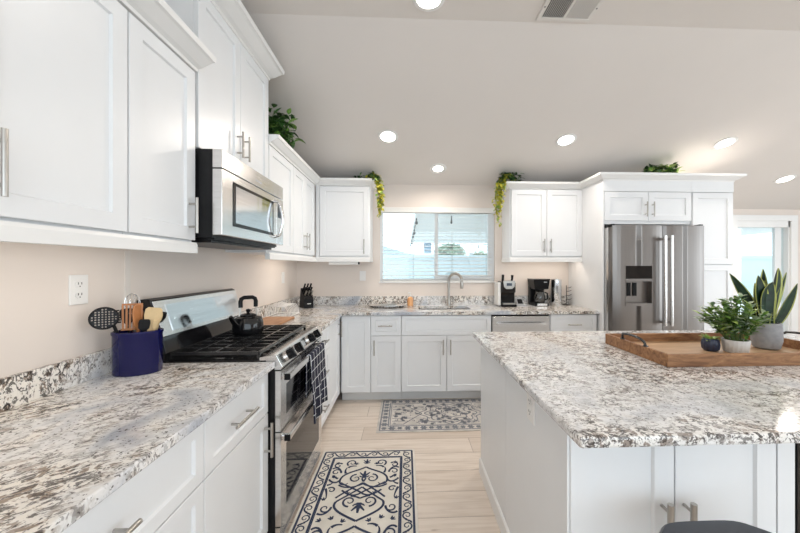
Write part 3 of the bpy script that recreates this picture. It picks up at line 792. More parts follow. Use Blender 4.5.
mb.build('underside_vent', 'black_metal', t)

# ------------------------------------------------------------------ refrigerator
f = F((2.012, 3.04, 0), (1, 0, 0), (0, -1, 0)); FW = .925
t = thing('refrigerator', 'stainless french-door refrigerator with ice and water dispenser', 'refrigerator', (2.47, 3.4, 0))
part('dark grey cabinet', MB().box(2.004, 2.912, 3.112, 3.82, .02, 1.755).build('body', 'steel', t))
MB().box(2.05, 2.88, 3.15, 3.7, 0, .02).build('feet', 'black_metal', t)
d1 = None
dx0, dx1, dz0, dz1 = .115, .385, .985, 1.375
def rdoor(a0, a1, hole):
    mb = MB(); nseg = 14
    edge = .012
    def n(a): u = (a-a0)/(a1-a0)*2-1; return -.018*abs(u)**5
    if not hole: cols = [(a0+(a1-a0)*i/nseg, a0+(a1-a0)*(i+1)/nseg, [(.70, 1.77)]) for i in range(nseg)]
    else:
        xs = sorted(set([a0+(a1-a0)*i/nseg for i in range(nseg+1)] + [dx0, dx1]))
        cols = [(p, q, [(.70, dz0), (dz1, 1.77)] if p >= dx0-1e-6 and q <= dx1+1e-6 else [(.70, 1.77)]) for p, q in zip(xs, xs[1:])]
    for p, q, spans in cols:
        for z0, z1 in spans:
            mb.hexa([f(p, z0, -.07), f(q, z0, -.07), f(q, z0, n(q)), f(p, z0, n(p)), f(p, z1, -.07), f(q, z1, -.07), f(q, z1, n(q)), f(p, z1, n(p))])
    bmesh.ops.remove_doubles(mb.b, verts=mb.b.verts, dist=1e-5)
    bad = [fa for fa in mb.b.faces if all(len(e.link_faces) > 2 for e in fa.edges)]
    return mb.build('door', 'steel_fridge', t, smooth=True)
d1 = rdoor(.0, .500, True); d2 = rdoor(.505, FW, False)
mb = MB(); mb.sweep([[f(a, z, n-.02*abs((a/FW)*2-1)**6) for z, n in ((.05, -.07), (.69, -.07), (.69, 0), (.05, 0))] for a in [FW*i/18 for i in range(19)]])
d3 = mb.build('freezer_drawer', 'steel_fridge', t, smooth=True)
for a, d in ((.470, d1), (.535, d2)):
    mb = MB(); mb.tube([f(a, .80, .055), f(a, 1.665, .055)], .0145, 14)
    for z in (.83, 1.635): mb.tube([f(a, z, -.005), f(a, z, .055)], .012, 10)
    mb.build('handle', 'steel_bright', d, smooth=True)
mb = MB(); mb.tube([f(.08, .60, .055), f(FW-.08, .60, .055)], .0145, 14)
for a in (.12, FW-.12): mb.tube([f(a, .60, -.005), f(a, .60, .055)], .012, 10)
mb.build('handle', 'steel_bright', d3, smooth=True)
mb = MB()
mb.fbox(f, dx0, dx1, dz0, dz1, -.07, -.055)
mb.fbox(f, dx0, dx0+.006, dz0, dz1, -.055, .002); mb.fbox(f, dx1-.006, dx1, dz0, dz1, -.055, .002); mb.fbox(f, dx0, dx1, dz0, dz0+.028, -.055, .004); mb.fbox(f, dx0, dx1, 1.225, 1.250, -.055, .003)
dsp = mb.build('dispenser', 'steel_fridge', d1)
MB().fbox(f, dx0+.004, dx1-.004, 1.25, dz1, -.055, .003).build('dispenser_panel', 'black_gloss', d1)
mb = MB()
for a in (.165, .225): mb.fbox(f, a, a+.036, 1.08, 1.21, -.055, -.045)
mb.build('dispenser_paddles', 'black_plastic', d1)
MB().fbox(f, .0, .03, 1.757, 1.785, -.10, -.03).build('hinge_cover', 'black_plastic', t)
MB().fbox(f, FW-.03, FW, 1.757, 1.785, -.10, -.03).build('hinge_cover', 'black_plastic', t)

# ------------------------------------------------------------------ ceiling: recessed lights, vent
sa = math.atan(.3)
def can(x, y, label, z=None, dim=False):
    flat = y < 2.0
    zz = 2.905 if flat else CZ(y)
    t = thing('recessed_light', label, 'ceiling light', (0, 0, 0), 'recessed ceiling lights')
    MB().lathe([(.070, -.001), (.070, -.004), (.088, -.006), (.094, -.003), (.094, 0.0), (.070, 0.0)], (0, 0, 0), 36, closed=True).build('trim_ring', 'trim_white', t, smooth=True)
    r = .070 if not dim else .055
    MB().lathe([(0, -.0032), (r, -.0032), (r, -.0005), (0, -.0005)], (0, 0, 0), 36).build('lens', 'lens', t)
    if dim: MB().lathe([(.055, -.004), (.070, -.004), (.070, -.0005), (.055, -.0005)], (0, 0, 0), 36, closed=True).build('baffle', 'trim_white', t)
    l = bpy.data.lights.new('lamp', 'AREA'); l.shape = 'DISK'; l.size = .13; l.energy = CAN_POWER*(.6 if dim else 1.45 if y > 2 else .62); l.color = CAN_COL; l.spread = PI*.92
    lo = bpy.data.objects.new('lamp', l); C.objects.link(lo); lo.parent = t; lo.location = (0, 0, -.012)
    t.location = (x, y, zz-.0005)
    if not flat: t.rotation_euler = (-sa, 0, 0)
    return t
can(-.164, 3.045, 'lit recessed ceiling light just left of the sink light')
can(1.547, 3.053, 'lit recessed ceiling light in front of the cabinet above the coffee makers')
can(.357, 3.533, 'small dim recessed light directly in front of the sink window', dim=True)
can(3.151, 3.058, 'lit recessed ceiling light above the pantry end of the refrigerator')
can(4.508, 3.654, 'lit recessed ceiling light nearest the glass door')
can(.133, 1.845, 'lit recessed ceiling light cut by the top edge of the picture')
for x, y in ((1.8, .2), (3.6, 1.4), (3.4, -1.2), (-.1, -.4), (1.6, -1.8), (5.4, .8)):  # out-of-view ceiling lights, assumed
    can(x, y, 'assumed recessed ceiling light in the flat ceiling behind the camera')
vx0, vx1, vy0, vy1, vz = .808, 1.142, 1.765, 1.972, 2.905
t = thing('air_vent', 'white ceiling vent grille with two louvred halves', 'vent', (.975, 1.865, vz))
mb = MB(); b = .024
for x0, x1, y0, y1 in ((vx0, vx1, vy0, vy0+b), (vx0, vx1, vy1-b, vy1), (vx0, vx0+b, vy0+b, vy1-b), (vx1-b, vx1, vy0+b, vy1-b), (.966, .982, vy0+b, vy1-b)): mb.box(x0, x1, y0, y1, vz-.010, vz)
mb.build('frame', 'vent_white', t, bevel=.002)
part('dark duct opening', MB().box(vx0+b, vx1-b, vy0+b, vy1-b, vz-.002, vz).build('duct', 'dark_gap', t))
for x0, x1, tilt in ((vx0+b, .966, -.006), (.982, vx1-b, .006)):
    mb = MB(); k = 12
    for i in range(k):
        x = x0+(x1-x0)*(i+.5)/k
        mb.hexa([(x-.0012, vy0+b, vz-.002), (x+.0012, vy0+b, vz-.002), (x+.0012, vy1-b, vz-.002), (x-.0012, vy1-b, vz-.002),
                 (x-.0012+tilt, vy0+b, vz-.009), (x+.0012+tilt, vy0+b, vz-.009), (x+.0012+tilt, vy1-b, vz-.009), (x-.0012+tilt, vy1-b, vz-.009)])
    mb.build('louvre', 'vent_white', t)
for x in (vx0+.011, vx1-.011): MB().lathe([(.0, -.0125), (.004, -.012), (.005, -.010)], (x, 1.865, vz), 10).build('screw', 'bulb', t)

t = thing('assumed_puck_light', 'assumed unseen small warm light on top of the pantry cabinet beside the low green plant', 'lamp', (3.08, 3.62, 2.2455))  # unseen lamp, assumed as the source of the warm glow above the cabinets
MB().lathe([(0, 0), (.04, 0), (.04, .018), (0, .02)], (3.08, 3.62, 2.2455), 20).build('housing', 'trim_white', t)
l = bpy.data.lights.new('lamp', 'POINT'); l.energy = .55; l.color = (1.0, .72, .45); l.shadow_soft_size = .03
lo = bpy.data.objects.new('lamp', l); C.objects.link(lo); lo.parent = t; lo.location = (0, 0, .06)

# ------------------------------------------------------------------ rugs
def spiral(c, r0, a0, turns, sgn=1, n=22, k=.80):
    out = []
    for i in range(n+1):
        u = i/n; a = a0+sgn*turns*2*PI*u; r = r0*(1-k*u)
        out.append((c[0]+r*math.cos(a), c[1]+r*math.sin(a)))
    return out
def rect(x0, x1, y0, y1): return [(x0, y0), (x1, y0), (x1, y1), (x0, y1)]
RX0, RX1, RG0, RG1 = -.602, .068, 1.27, 2.412; rz = .0075
t = thing('rug', 'cream rug with navy scrollwork in front of the range', 'rug', ((RX0+RX1)/2, (RG0+RG1)/2, 0), 'patterned rugs')
MB().box(RX0, RX1, RG0, RG1, 0, .007).build('pile', 'rug_cream', t, bevel=.003)
mb = MB()
for ins, wd in ((.022, .008), (.095, .007), (.104, .004)):
    x0, x1, y0, y1 = RX0+ins, RX1-ins, RG0+ins, RG1-ins
    for p, q in (((x0, y0), (x1, y0)), ((x1, y0), (x1, y1)), ((x1, y1), (x0, y1)), ((x0, y1), (x0, y0))): mb.ribbon([p, q], wd, rz)
# running scrolls in the border
def border(p0, p1, flip, z):
    p0, p1 = Vector(p0), Vector(p1); L = (p1-p0).length; k = max(3, round(L/.073)); d = (p1-p0)/L; nn = Vector((-d.y, d.x))
    T = lambda u, v: tuple(p0 + d*u + nn*v)
    st = L/k
    for i in range(k):
        s = 1 if (i+flip) % 2 else -1
        c = (i+.5)*st
        mb.ribbon([T(*q) for q in spiral((c, 0), .027, PI*.9 if s > 0 else -PI*.9, 1.25, -s)], .0062, z, taper=True)
        mb.ribbon([T(*q) for q in bez([(c-.027, 0), (c-.03, s*.03), (c-st*.5, s*-.028), (c-st*.72, s*-.022)], 8)], .006, z)
        mb.ribbon([T(*q) for q in bez([(c+.02, s*.018), (c+.034, s*.030), (c+.028, s*.004)], 6)], .007, z, taper=True)
bi = .0585
border((RX0+bi, RG0+.03), (RX0+bi, RG1-.03), 0, rz); border((RX1-bi, RG0+.03), (RX1-bi, RG1-.03), 1, rz)
border((RX0+.10, RG1-bi), (RX1-.10, RG1-bi), 0, rz); border((RX0+.10, RG0+bi), (RX1-.10, RG0+bi), 1, rz)
cx = (RX0+RX1)/2
def sym(pts, wd, y, sgn=1, taper=False):
    for s in (-1, 1): mb.ribbon([(cx+s*p[0], y+sgn*p[1]) for p in pts], wd, rz, taper=taper)
def fleur(y, k=1, sg=1):
    mb.ribbon([(cx, y-.032*k*sg), (cx, y+.004*sg), (cx, y+.034*k*sg)], .015*k, rz, taper=True)
    sym(bez([(0, -.014*k), (.016*k, .0), (.030*k, .020*k)], 6), .011*k, y, sg, True)
    sym(bez([(0, -.022*k), (.020*k, -.026*k), (.028*k, -.010*k)], 6), .009*k, y, sg, True)
def scrolls(x, y, r, a, tr=1.15, sg=1, wd=.0085): sym(spiral((x, 0), r, a, tr, sg), wd, y, 1, True)
FWd = .225   # half width of the field
U = .50
for ym in (1.50, 2.0):
    # ogee medallion
    sym(bez([(0, .205), (.05, .16), (.145, .15), (.150, .075)], 14), .0085, ym)
    sym(bez([(.150, .075), (.150, .02), (.105, .02), (.095, .045)], 10), .0085, ym, 1, True)
    sym(bez([(.150, .075), (.165, .04), (.20, .05), (.222, .085)], 10), .0085, ym)
    fleur(ym+.125, 1.1)
    sym(spiral((.052, .088), .040, PI*.5, 1.2, -1), .008, ym, 1, True)
    sym(bez([(.012, .088), (.004, .06), (0, .055)], 5), .0075, ym)
    # lattice
    for k in (-1, 1):
        sym(bez([(0, .035), (.06, -.01), (.12, .055*k*0), (.15, .03)], 10), .0075, ym)
    sym(bez([(0, .045), (.055, .0), (.11, -.045), (.145, -.085)], 8), .0078, ym)
    sym(bez([(0, -.045), (.055, .0), (.11, .022), (.14, .05)], 8), .0078, ym)
    sym(bez([(0, -.045), (.04, -.085), (.08, -.06), (.12, -.02)], 8), .0078, ym)
    sym(bez([(0, .005), (.045, -.04), (.09, -.075), (.135, -.115)], 8), .0075, ym)
    # lower medallion
    fleur(ym-.165, 1.2, -1)
    sym(spiral((.058, -.115), .042, -PI*.5, 1.2, 1), .0085, ym, 1, True)
    sym(bez([(0, -.092), (.035, -.07), (.058, -.073)], 6), .0078, ym)
    sym(bez([(.135, -.115), (.16, -.16), (.11, -.20), (.06, -.225), (0, -.262)], 14), .0088, ym)
    # side scrolls and leaves
    sym(spiral((.190, .155), .034, PI*1.1, 1.15, -1), .008, ym, 1, True)
    sym(bez([(.157, .15), (.17, .20), (.20, .215), (.222, .19)], 8), .008, ym)
    sym(spiral((.185, -.015), .026, PI*.2, 1.05, 1), .0078, ym, 1, True)
    sym(spiral((.186, -.165), .034, PI*.9, 1.15, 1), .008, ym, 1, True)
    sym(bez([(.153, -.16), (.165, -.21), (.20, -.22), (.222, -.20)], 8), .008, ym)
    sym(bez([(.222, .03), (.20, .03), (.186, .06)], 6), .010, ym, 1, True); sym(bez([(.222, .0), (.205, -.04), (.20, -.08)], 6), .010, ym, 1, True)
    sym(bez([(.12, .20), (.10, .225), (.065, .215)], 6), .011, ym, 1, True); sym(bez([(.125, .14), (.14, .175), (.125, .20)], 6), .010, ym, 1, True)
    sym(bez([(.165, .09), (.19, .10), (.20, .125)], 6), .010, ym, 1, True)
    # small filling sprigs
    for x, y, a in ((.19, .245, .6), (.075, .235, 2.2), (.13, -.245, 1.0), (.085, -.055, 2.4), (.21, -.10, 1.4), (.20, .10, 2.0)):
        for q in (-.7, .0, .7): sym([(x, y), (x+.011*math.cos(a+q), y+.011*math.sin(a+q)), (x+.024*math.cos(a+q), y+.024*math.sin(a+q))], .009, ym, 1, True)
# end scrolls at the top edge
sym(spiral((.10, 0), .036, -PI*.3, 1.2, 1), .008, 2.252, 1, True); sym(spiral((.19, 0), .03, PI*.8, 1.15, -1), .008, 2.225, 1, True); fleur(2.265, .8)
mb.build('pattern', 'navy_yarn', t, recalc=False)

LINE_K = 1.25
SX0, SX1, SG0, SG1 = -.243, 1.085, 2.662, 3.315
t = thing('rug', 'cream and slate blue medallion runner rug in front of the sink cabinet', 'rug', ((SX0+SX1)/2, 3.0, 0), 'patterned rugs')
MB().box(SX0, SX1, SG0, SG1, 0, .007).build('pile', 'rug_beige', t, bevel=.003)
mb = MB(); r2 = random.Random(3)
for ins, wd in ((.026, .010), (.095, .008), (.110, .005)):
    x0, x1, y0, y1 = SX0+ins, SX1-ins, SG0+ins, SG1-ins
    for p, q in (((x0, y0), (x1, y0)), ((x1, y0), (x1, y1)), ((x1, y1), (x0, y1)), ((x0, y1), (x0, y0))): mb.ribbon([p, q], wd, rz)
def rosette(x, y, r):
    mb.ribbon([(x+r*(.62+.38*math.cos(6*q))*math.cos(q), y+r*(.62+.38*math.cos(6*q))*math.sin(q)) for q in [2*PI*i/30 for i in range(30)]], .0075, rz, True)
    mb.ribbon([(x+r*.2*math.cos(q), y+r*.2*math.sin(q)) for q in [2*PI*i/8 for i in range(8)]], .008, rz, True)
bi = .061
n = 19
for i in range(n):
    x = SX0+bi+(SX1-SX0-2*bi)*i/(n-1)
    for y in (SG0+bi, SG1-bi): rosette(x, y, .030 if i % 2 else .022)
for i in range(1, 8):
    y = SG0+bi+(SG1-SG0-2*bi)*i/8
    for x in (SX0+bi, SX1-bi): rosette(x, y, .030 if i % 2 else .022)
mcx, mcy = (SX0+SX1)/2, (SG0+SG1)/2
for r in (.20, .165, .12, .075):
    mb.ribbon([(mcx+r*1.35*(1+.10*math.cos(8*q))*math.cos(q), mcy+r*(1+.10*math.cos(8*q))*math.sin(q)) for q in [2*PI*i/64 for i in range(64)]], .008, rz, True)
for s in (-1, 1):
    for q in range(3):
        h = .20-.055*q
        mb.ribbon([(mcx+s*.27, mcy), (mcx+s*(.27+h*.85), mcy+h), (mcx+s*.54, mcy+h*.98)], .007, rz); mb.ribbon([(mcx+s*.27, mcy), (mcx+s*(.27+h*.85), mcy-h), (mcx+s*.54, mcy-h*.98)], .007, rz)
for i in range(250):
    x = r2.uniform(SX0+.125, SX1-.125); y = r2.uniform(SG0+.125, SG1-.125)
    dx = abs(x-mcx)
    if abs(abs(y-mcy)-(dx-.27)*1.05) < .035 and dx > .2: continue
    k = r2.random()
    if k < .4: rosette(x, y, r2.uniform(.012, .022))
    elif k < .75: mb.ribbon(spiral((x, y), r2.uniform(.012, .022), r2.uniform(0, 6), 1.0, r2.choice((-1, 1)), 12), .006, rz, taper=True)
    else: mb.ribbon(bez([(x, y), (x+r2.uniform(-.03, .03), y+.02), (x+r2.uniform(-.04, .04), y+r2.uniform(-.03, .03))], 6), .008, rz, taper=True)
mb.build('pattern', 'slate_yarn', t, recalc=False)

# ------------------------------------------------------------------ near counter: crock and utensils
kx, ky, kr = -1.148, 1.435, .33
t = thing('utensil_crock', 'glossy cobalt blue oval crock holding utensils beside the range', 'crock', (kx, ky, ZT))
MB().lathe([(.0, 0), (.095, 0), (.1, .006), (.1, .165), (.104, .170), (.104, .180), (.098, .182), (.093, .178), (.093, .012), (0, .012)], (kx, ky, ZT), 48, .86, .60, kr).build('body', 'cobalt', t, smooth=True)
cr, sr = math.cos(kr), math.sin(kr)
def cp2(u, v, z): u *= .86; v *= .8; return Vector((kx+u*cr-v*sr, ky+u*sr+v*cr, ZT+z))
ug = 'utensils in the blue crock'
def utensil(name, label, cat, b, tip, hr, hm):
    """handle from inside the crock up to tip; returns root, tip point, direction"""
    p0, p1 = cp2(*b), cp2(*tip); t = thing(name, label, cat, p0, ug)
    MB().tube([p0, p0.lerp(p1, .5), p1], hr, 10).build('handle', hm, t, smooth=True)
    return t, p1, (p1-p0).normalized()
def paddle(t, name, mat, p, d, face, L, W, th, taper=.8, tipw=.9):
    """flat head from p along d, facing 'face'"""
    x = d.cross(face).normalized(); n = x.cross(d).normalized()
    mb = MB(); rings = []
    for u, wd in ((0, .18), (.12, .5*taper), (.3, taper), (.7, 1), (.92, tipw), (1, tipw*.72)):
        c = p+d*(L*u); a = x*(W*.5*wd); q = n*(th*.5)
        rings.append([c+a+q, c-a+q, c-a-q, c+a-q])
    mb.sweep(rings); return mb.build(name, mat, t, smooth=True, bevel=.0015)
view = Vector((1, -1.25, .1)).normalized()
# perforated skimmer
t, p, d = utensil('skimmer', 'black perforated round skimmer leaning out of the blue crock', 'utensil', (-.02, 0, .02), (-.075, -.055, .215), .006, 'black_plastic')
c = p + Vector((-.012, -.028, .032)); nx = view; ux = Vector((0, 0, 1)).cross(nx).normalized(); uy = nx.cross(ux)
R = .042
mb = MB(); N = 17; st = 2*R/N
def inside(i, j): return math.hypot(i-(N-1)/2, j-(N-1)/2) <= N/2+.05
for i in range(N):
    for j in range(N):
        if inside(i, j) and not (i % 2 == 1 and j % 2 == 1 and math.hypot(i-8, j-8) < 7.2):
            o = c+ux*((i+.5)*st-R)+uy*((j+.5)*st-R); h = st*.5; q = nx*.0015
            mb.hexa([o-ux*h-uy*h-q, o+ux*h-uy*h-q, o+ux*h+uy*h-q, o-ux*h+uy*h-q, o-ux*h-uy*h+q, o+ux*h-uy*h+q, o+ux*h+uy*h+q, o-ux*h+uy*h+q])
ring = [c+ux*R*math.cos(a)+uy*R*math.sin(a) for a in [2*PI*i/32 for i in range(33)]]
mb.tube(ring, .0035, 8, False)
mb.build('head', 'black_plastic', t)
# pasta fork
t, p, d = utensil('pasta_fork', 'black pasta fork with curled tines in the blue crock', 'utensil', (-.02, .02, .02), (-.045, .022, .20), .006, 'black_plastic')
paddle(t, 'head', 'black_plastic', p, d, view, .075, .048, .005)
mb = MB()
for i in range(6):
    for s in (-1, 1):
        o = p+d*(.018+i*.010)+ux*s*.023; mb.tube([o, o+ux*s*.010+nx*.006, o+ux*s*.011+nx*.020], [.0035, .003, .002], 6)
mb.build('tines', 'black_plastic', t)
# whisk
t, p, d = utensil('whisk', 'steel balloon whisk standing at the back of the blue crock', 'utensil', (-.01, .03, .02), (-.028, .035, .222), .007, 'nickel')
mb = MB(); x = d.cross(view).normalized(); n = x.cross(d)
for k in range(5):
    a = PI*k/5; w = x*math.cos(a)+n*math.sin(a)
    mb.tube([p + d*(.115*math.sin(PI*i/16)**.8) + w*(.040*math.cos(PI*i/16)*math.sin(PI*i/16)**.5) for i in range(17)], .0014, 5, False)
mb.build('wires', 'chrome', t, smooth=True)
# wooden spoons and turners
t, p, d = utensil('wooden_turner', 'reddish brown wooden turner in the middle of the blue crock', 'utensil', (.01, -.01, .02), (.005, -.012, .195), .0065, 'orange_wood')
paddle(t, 'head', 'orange_wood', p-d*.02, d, (view+Vector((.5, .6, 0))).normalized(), .115, .046, .007, .8, .8)
t, p, d = utensil('slotted_turner', 'steel slotted turner beside the reddish wooden turner', 'utensil', (-.03, -.01, .02), (-.022, -.012, .185), .005, 'chrome')
mb = MB(); x = d.cross(view).normalized(); n = x.cross(d)
for i in range(6):
    o = p+x*((i-2.5)*.0105); q = d*.105+x*((i-2.5)*.002)
    mb.hexa([o-x*.0034-n*.001, o+x*.0034-n*.001, o+x*.0034+n*.001, o-x*.0034+n*.001, o+q-x*.0034-n*.001, o+q+x*.0034-n*.001, o+q+x*.0034+n*.001, o+q-x*.0034+n*.001])
for u in (0, .105):
    o = p+d*u; mb.hexa([o-x*.034-n*.0012, o+x*.034-n*.0012, o+x*.034+n*.0012, o-x*.034+n*.0012, o+d*.008-x*.034-n*.0012, o+d*.008+x*.034-n*.0012, o+d*.008+x*.034+n*.0012, o+d*.008-x*.034+n*.0012])
mb.build('head', 'orange_wood', t)
t, p, d = utensil('ladle', 'black ladle at the far side of the blue crock', 'utensil', (.03, .03, .02), (.045, .035, .20), .006, 'black_plastic')
mb = MB(); mb.lathe([(.0, 0), (.022, .006), (.036, .024), (.040, .048), (.037, .048), (.033, .025), (.02, .010), (0, .005)], p+Vector((.012, .008, 0)), 20)
mb.build('bowl', 'black_plastic', t, smooth=True)
t, p, d = utensil('wooden_spatula', 'broad pale bamboo spatula on the range side of the blue crock', 'utensil', (.02, -.02, .02), (.052, -.014, .18), .007, 'bamboo')
paddle(t, 'head', 'bamboo', p-d*.01, d, view, .108, .060, .006, .75, .98)
t, p, d = utensil('wooden_spoon', 'slim pale wooden spoon handle leaning toward the range from the blue crock', 'utensil', (.03, .0, .02), (.082, .004, .215), .0062, 'bamboo')
paddle(t, 'head', 'bamboo', p-d*.01, d, view, .052, .020, .008, .9, .7)
t, p, d = utensil('wooden_fork', 'second slim pale wooden handle crossing the bamboo spatula in the blue crock', 'utensil', (.05, .01, .02), (.074, -.018, .19), .006, 'bamboo')
paddle(t, 'head', 'bamboo', p-d*.01, d, view, .045, .017, .007, .9, .8)
t, p, d = utensil('whisk_brush', 'small black spoon low between the wooden tools of the blue crock', 'utensil', (.01, -.02, .02), (.030, -.026, .175), .005, 'black_plastic')
paddle(t, 'head', 'black_plastic', p, d, view, .055, .040, .007, .9, .9)

# ------------------------------------------------------------------ far counter objects
o = MB().box(-1.21, -.965, 2.385, 2.86, ZT+.0002, ZT+.019).build('cutting_board', 'board_wood', bevel=.005)
tag(o, 'reddish wooden cutting board on the counter just beyond the range', 'cutting board')
t = thing('plate_rack', 'white wire plate rack on the counter behind the cutting board', 'rack', (-1.13, 2.98, ZT))
mb = MB(); x0, x1, y0, y1 = -1.235, -1.03, 2.87, 3.17
for y in (y0, y1): mb.tube([(x0, y, ZT+.008), (x1, y, ZT+.008)], .003, 6)
for x in (x0, x1): mb.tube([(x, y0, ZT+.008), (x, y1, ZT+.008)], .003, 6)
for x in (x0, x1):
    for y in (y0, y1): mb.tube([(x, y, ZT), (x, y, ZT+.012)], .004, 6)
mb.build('base_frame', 'plate_white', t)
for k in range(9):
    y = y0+.015+k*.034
    MB().tube([(x0, y, ZT+.008), (x0+.012, y, ZT+.085), (x0+.04, y, ZT+.115), ((x0+x1)/2, y, ZT+.10), (x1-.03, y, ZT+.10), (x1-.008, y, ZT+.07), (x1, y, ZT+.008)], .0028, 6).build('hoop', 'plate_white', t, smooth=True)
# knife block
bx, by = -1.095, 3.62
t = thing('knife_block', 'black knife block full of knives in the counter corner', 'knife block', (bx, by, ZT))
dirx = Vector((-.80, -.60, 0)).normalized()
def kb(u, v, z): s = Vector((dirx.y*-1, dirx.x, 0)); return Vector((bx, by, ZT+z)) + s*u + dirx*v
mb = MB(); mb.prism([kb(-.085, -.05, 0), kb(.075, -.05, 0), kb(.075, -.05, .10), kb(.06, -.05, .135), kb(-.03, -.05, .215), kb(-.045, -.05, .215)], dirx*.10)
mb.build('block', 'black_plastic', t, bevel=.004)
part('white maker mark', MB().hexa([kb(u, v, z) for u in (.0752, .0758) for v, z in ((-.022, .045), (.018, .045), (.018, .053), (-.022, .053))]).build('mark', 'plate_white', t))
kd = Vector((kb(.66, 0, .75)-kb(0, 0, 0))).normalized()
i = 0
for r in range(3):
    for c in range(3):
        o = kb(-.012+.030*r, -.034+.033*c, .192-.0267*r)
        q = tag(MB().tube([o, o+kd*.045, o+kd*(.095-.014*r)], [.009, .0085, .010], 8).build('knife', 'black_plastic' if (r < 2) else 'nickel', smooth=True),
                'knife handle standing in the black knife block in the corner', 'knife', 'knives in the block')
# towel holder under the corner cabinet
t = thing('cabinet_light', 'slim white light bar under the cabinet left of the window', 'light bar', (-.68, 3.62, 1.44))
MB().box(-.845, -.525, 3.585, 3.66, 1.388, 1.420).build('housing', 'plate_white', t, bevel=.006)
mb = MB(); mb.box(-.845, -.835, 3.60, 3.65, 1.420, 1.4695); mb.box(-.535, -.525, 3.60, 3.65, 1.420, 1.4695)
mb.build('bracket', 'plate_white', t)
part('dark end cap', MB().box(-.524, -.512, 3.595, 3.652, 1.392, 1.418).build('end_cap', 'black_plastic', t))
# unseen warm strip lamps, added behind the light rails to brighten the walls
def strip(label, x0, x1, y0, y1, z, pw):
    t = thing('added_strip_light', label, 'light bar', ((x0+x1)/2, (y0+y1)/2, z), 'added strip lights under the cabinets')
    MB().box(x0, x1, y0, y1, z-.012, z).build('housing', 'plate_white', t)
    l = bpy.data.lights.new('lamp', 'AREA'); l.shape = 'RECTANGLE'; l.size = x1-x0; l.size_y = y1-y0; l.energy = pw; l.color = (1.0, .86, .72)
    lo = bpy.data.objects.new('lamp', l); C.objects.link(lo); lo.parent = t; lo.location = (0, 0, -.014)
strip('added unseen strip light under the wall cabinet above the coffee makers', 1.25, 1.92, 3.60, 3.63, 1.4695, 1.1)
strip('added unseen strip light under the two-door cabinet beside the corner', -1.03, -1.005, 2.90, 3.45, 1.4695, .8)
strip('added unseen strip light under the wall cabinets nearest the camera', -1.03, -1.005, .55, 1.50, 1.4775, .65)
# tray left of the sink
o = thing('serving_tray', 'long silver platter lying on the counter left of the soap bottle', 'tray', (-.20, 3.60, ZT))
MB().lathe([(0, .002), (.75, .002), (.80, .006), (.96, .024), (1.0, .026), (1.0, .029), (.95, .028), (.79, .010), (0, .006)], (-.20, 3.60, ZT), 44, .22, .115).build('dish', 'chrome', o, smooth=True)
# soap bottle
t = thing('soap_bottle', 'amber soap bottle with a clear pump beside the faucet', 'bottle', (.055, 3.76, ZT))
MB().lathe([(0, 0), (.030, 0), (.034, .004), (.034, .075), (.028, .092), (.013, .102), (.013, .108), (0, .108)], (.055, 3.76, ZT), 24).build('bottle', 'amber_soap', t, smooth=True)
mb = MB().lathe([(.014, .106), (.014, .122), (.005, .124), (.005, .148), (0, .148)], (.055, 3.76, ZT), 14); mb.tube([(.055, 3.76, ZT+.150), (.035, 3.73, ZT+.150), (.030, 3.722, ZT+.143)], .005, 8)
mb.build('pump', 'clear_plastic', t, smooth=True)
# faucet
fx, fy = .508, 3.775
t = thing('faucet', 'brushed nickel gooseneck pull-down faucet at the sink', 'faucet', (fx, fy, ZT))
MB().lathe([(0, 0), (.030, 0), (.030, .006), (.024, .012), (.0215, .07), (.016, .085), (0, .085)], (fx, fy, ZT), 24).build('base', 'nickel', t, smooth=True)
fd = Vector((.82, -.57, 0)).normalized(); rr = .083
pts = [Vector((fx, fy, ZT+.06)), Vector((fx, fy, ZT+.18)), Vector((fx, fy, ZT+.29))] + [Vector((fx, fy, ZT+.29)) + fd*(rr-rr*math.cos(a)) + Vector((0, 0, rr*math.sin(a))) for a in [PI*i/14 for i in range(1, 14)]]
MB().tube(pts, .0155, 14).build('neck', 'nickel', t, smooth=True)
e = Vector((fx, fy, ZT+.30)) + fd*2*rr
MB().tube([e, e+Vector((0, 0, -.015)), e+Vector((0, 0, -.035)), e+Vector((0, 0, -.085)), e+Vector((0, 0, -.10))], [.0125, .015, .018, .019, .015], 16).build('spray_head', 'nickel', t, smooth=True)
MB().tube([(fx-.018, fy, ZT+.055), (fx-.055, fy-.004, ZT+.066), (fx-.078, fy-.010, ZT+.085)], [.009, .007, .006], 10).build('lever', 'nickel', t, smooth=True)
# pod coffee machine
f = F((1.045, 3.575, ZT), (1, 0, 0), (0, -1, 0))
Z0 = f
f = lambda a, z, n: Z0(a, z*1.22, n)
t = thing('pod_coffee_machine', 'black and silver single-cup coffee machine nearest the window', 'coffee maker', f(.09, 0, -.1))
MB().fbox(f, .03, .205, .0, .022, -.20, .0).build('base', 'black_plastic', t, bevel=.006)
MB().fbox(f, .03, .205, .022, .20, -.20, -.07).build('body', 'black_gloss', t, bevel=.01)
MB().fbox(f, .05, .185, .022, .035, -.066, -.004).build('drip_tray', 'nickel', t, bevel=.003)
MB().fbox(f, .034, .201, .125, .235, -.20, -.012).build('brew_head', 'black_gloss', t, bevel=.02)
mb = MB(); mb.prism([f(.05, .242, -.009), f(.185, .242, -.009), f(.178, .185, -.009), f(.15, .165, -.009), f(.085, .165, -.009), f(.057, .185, -.009)], Z0.N*.012)
mb.build('front_plate', 'nickel', t, bevel=.003)
part('dark screen', MB().fbox(f, .088, .148, .195, .220, .003, .0045).build('screen', 'display_dark', t))
MB().fbox(f, .0, .032, .01, .225, -.19, -.03).build('water_tank', 'clear_plastic', t, bevel=.008)
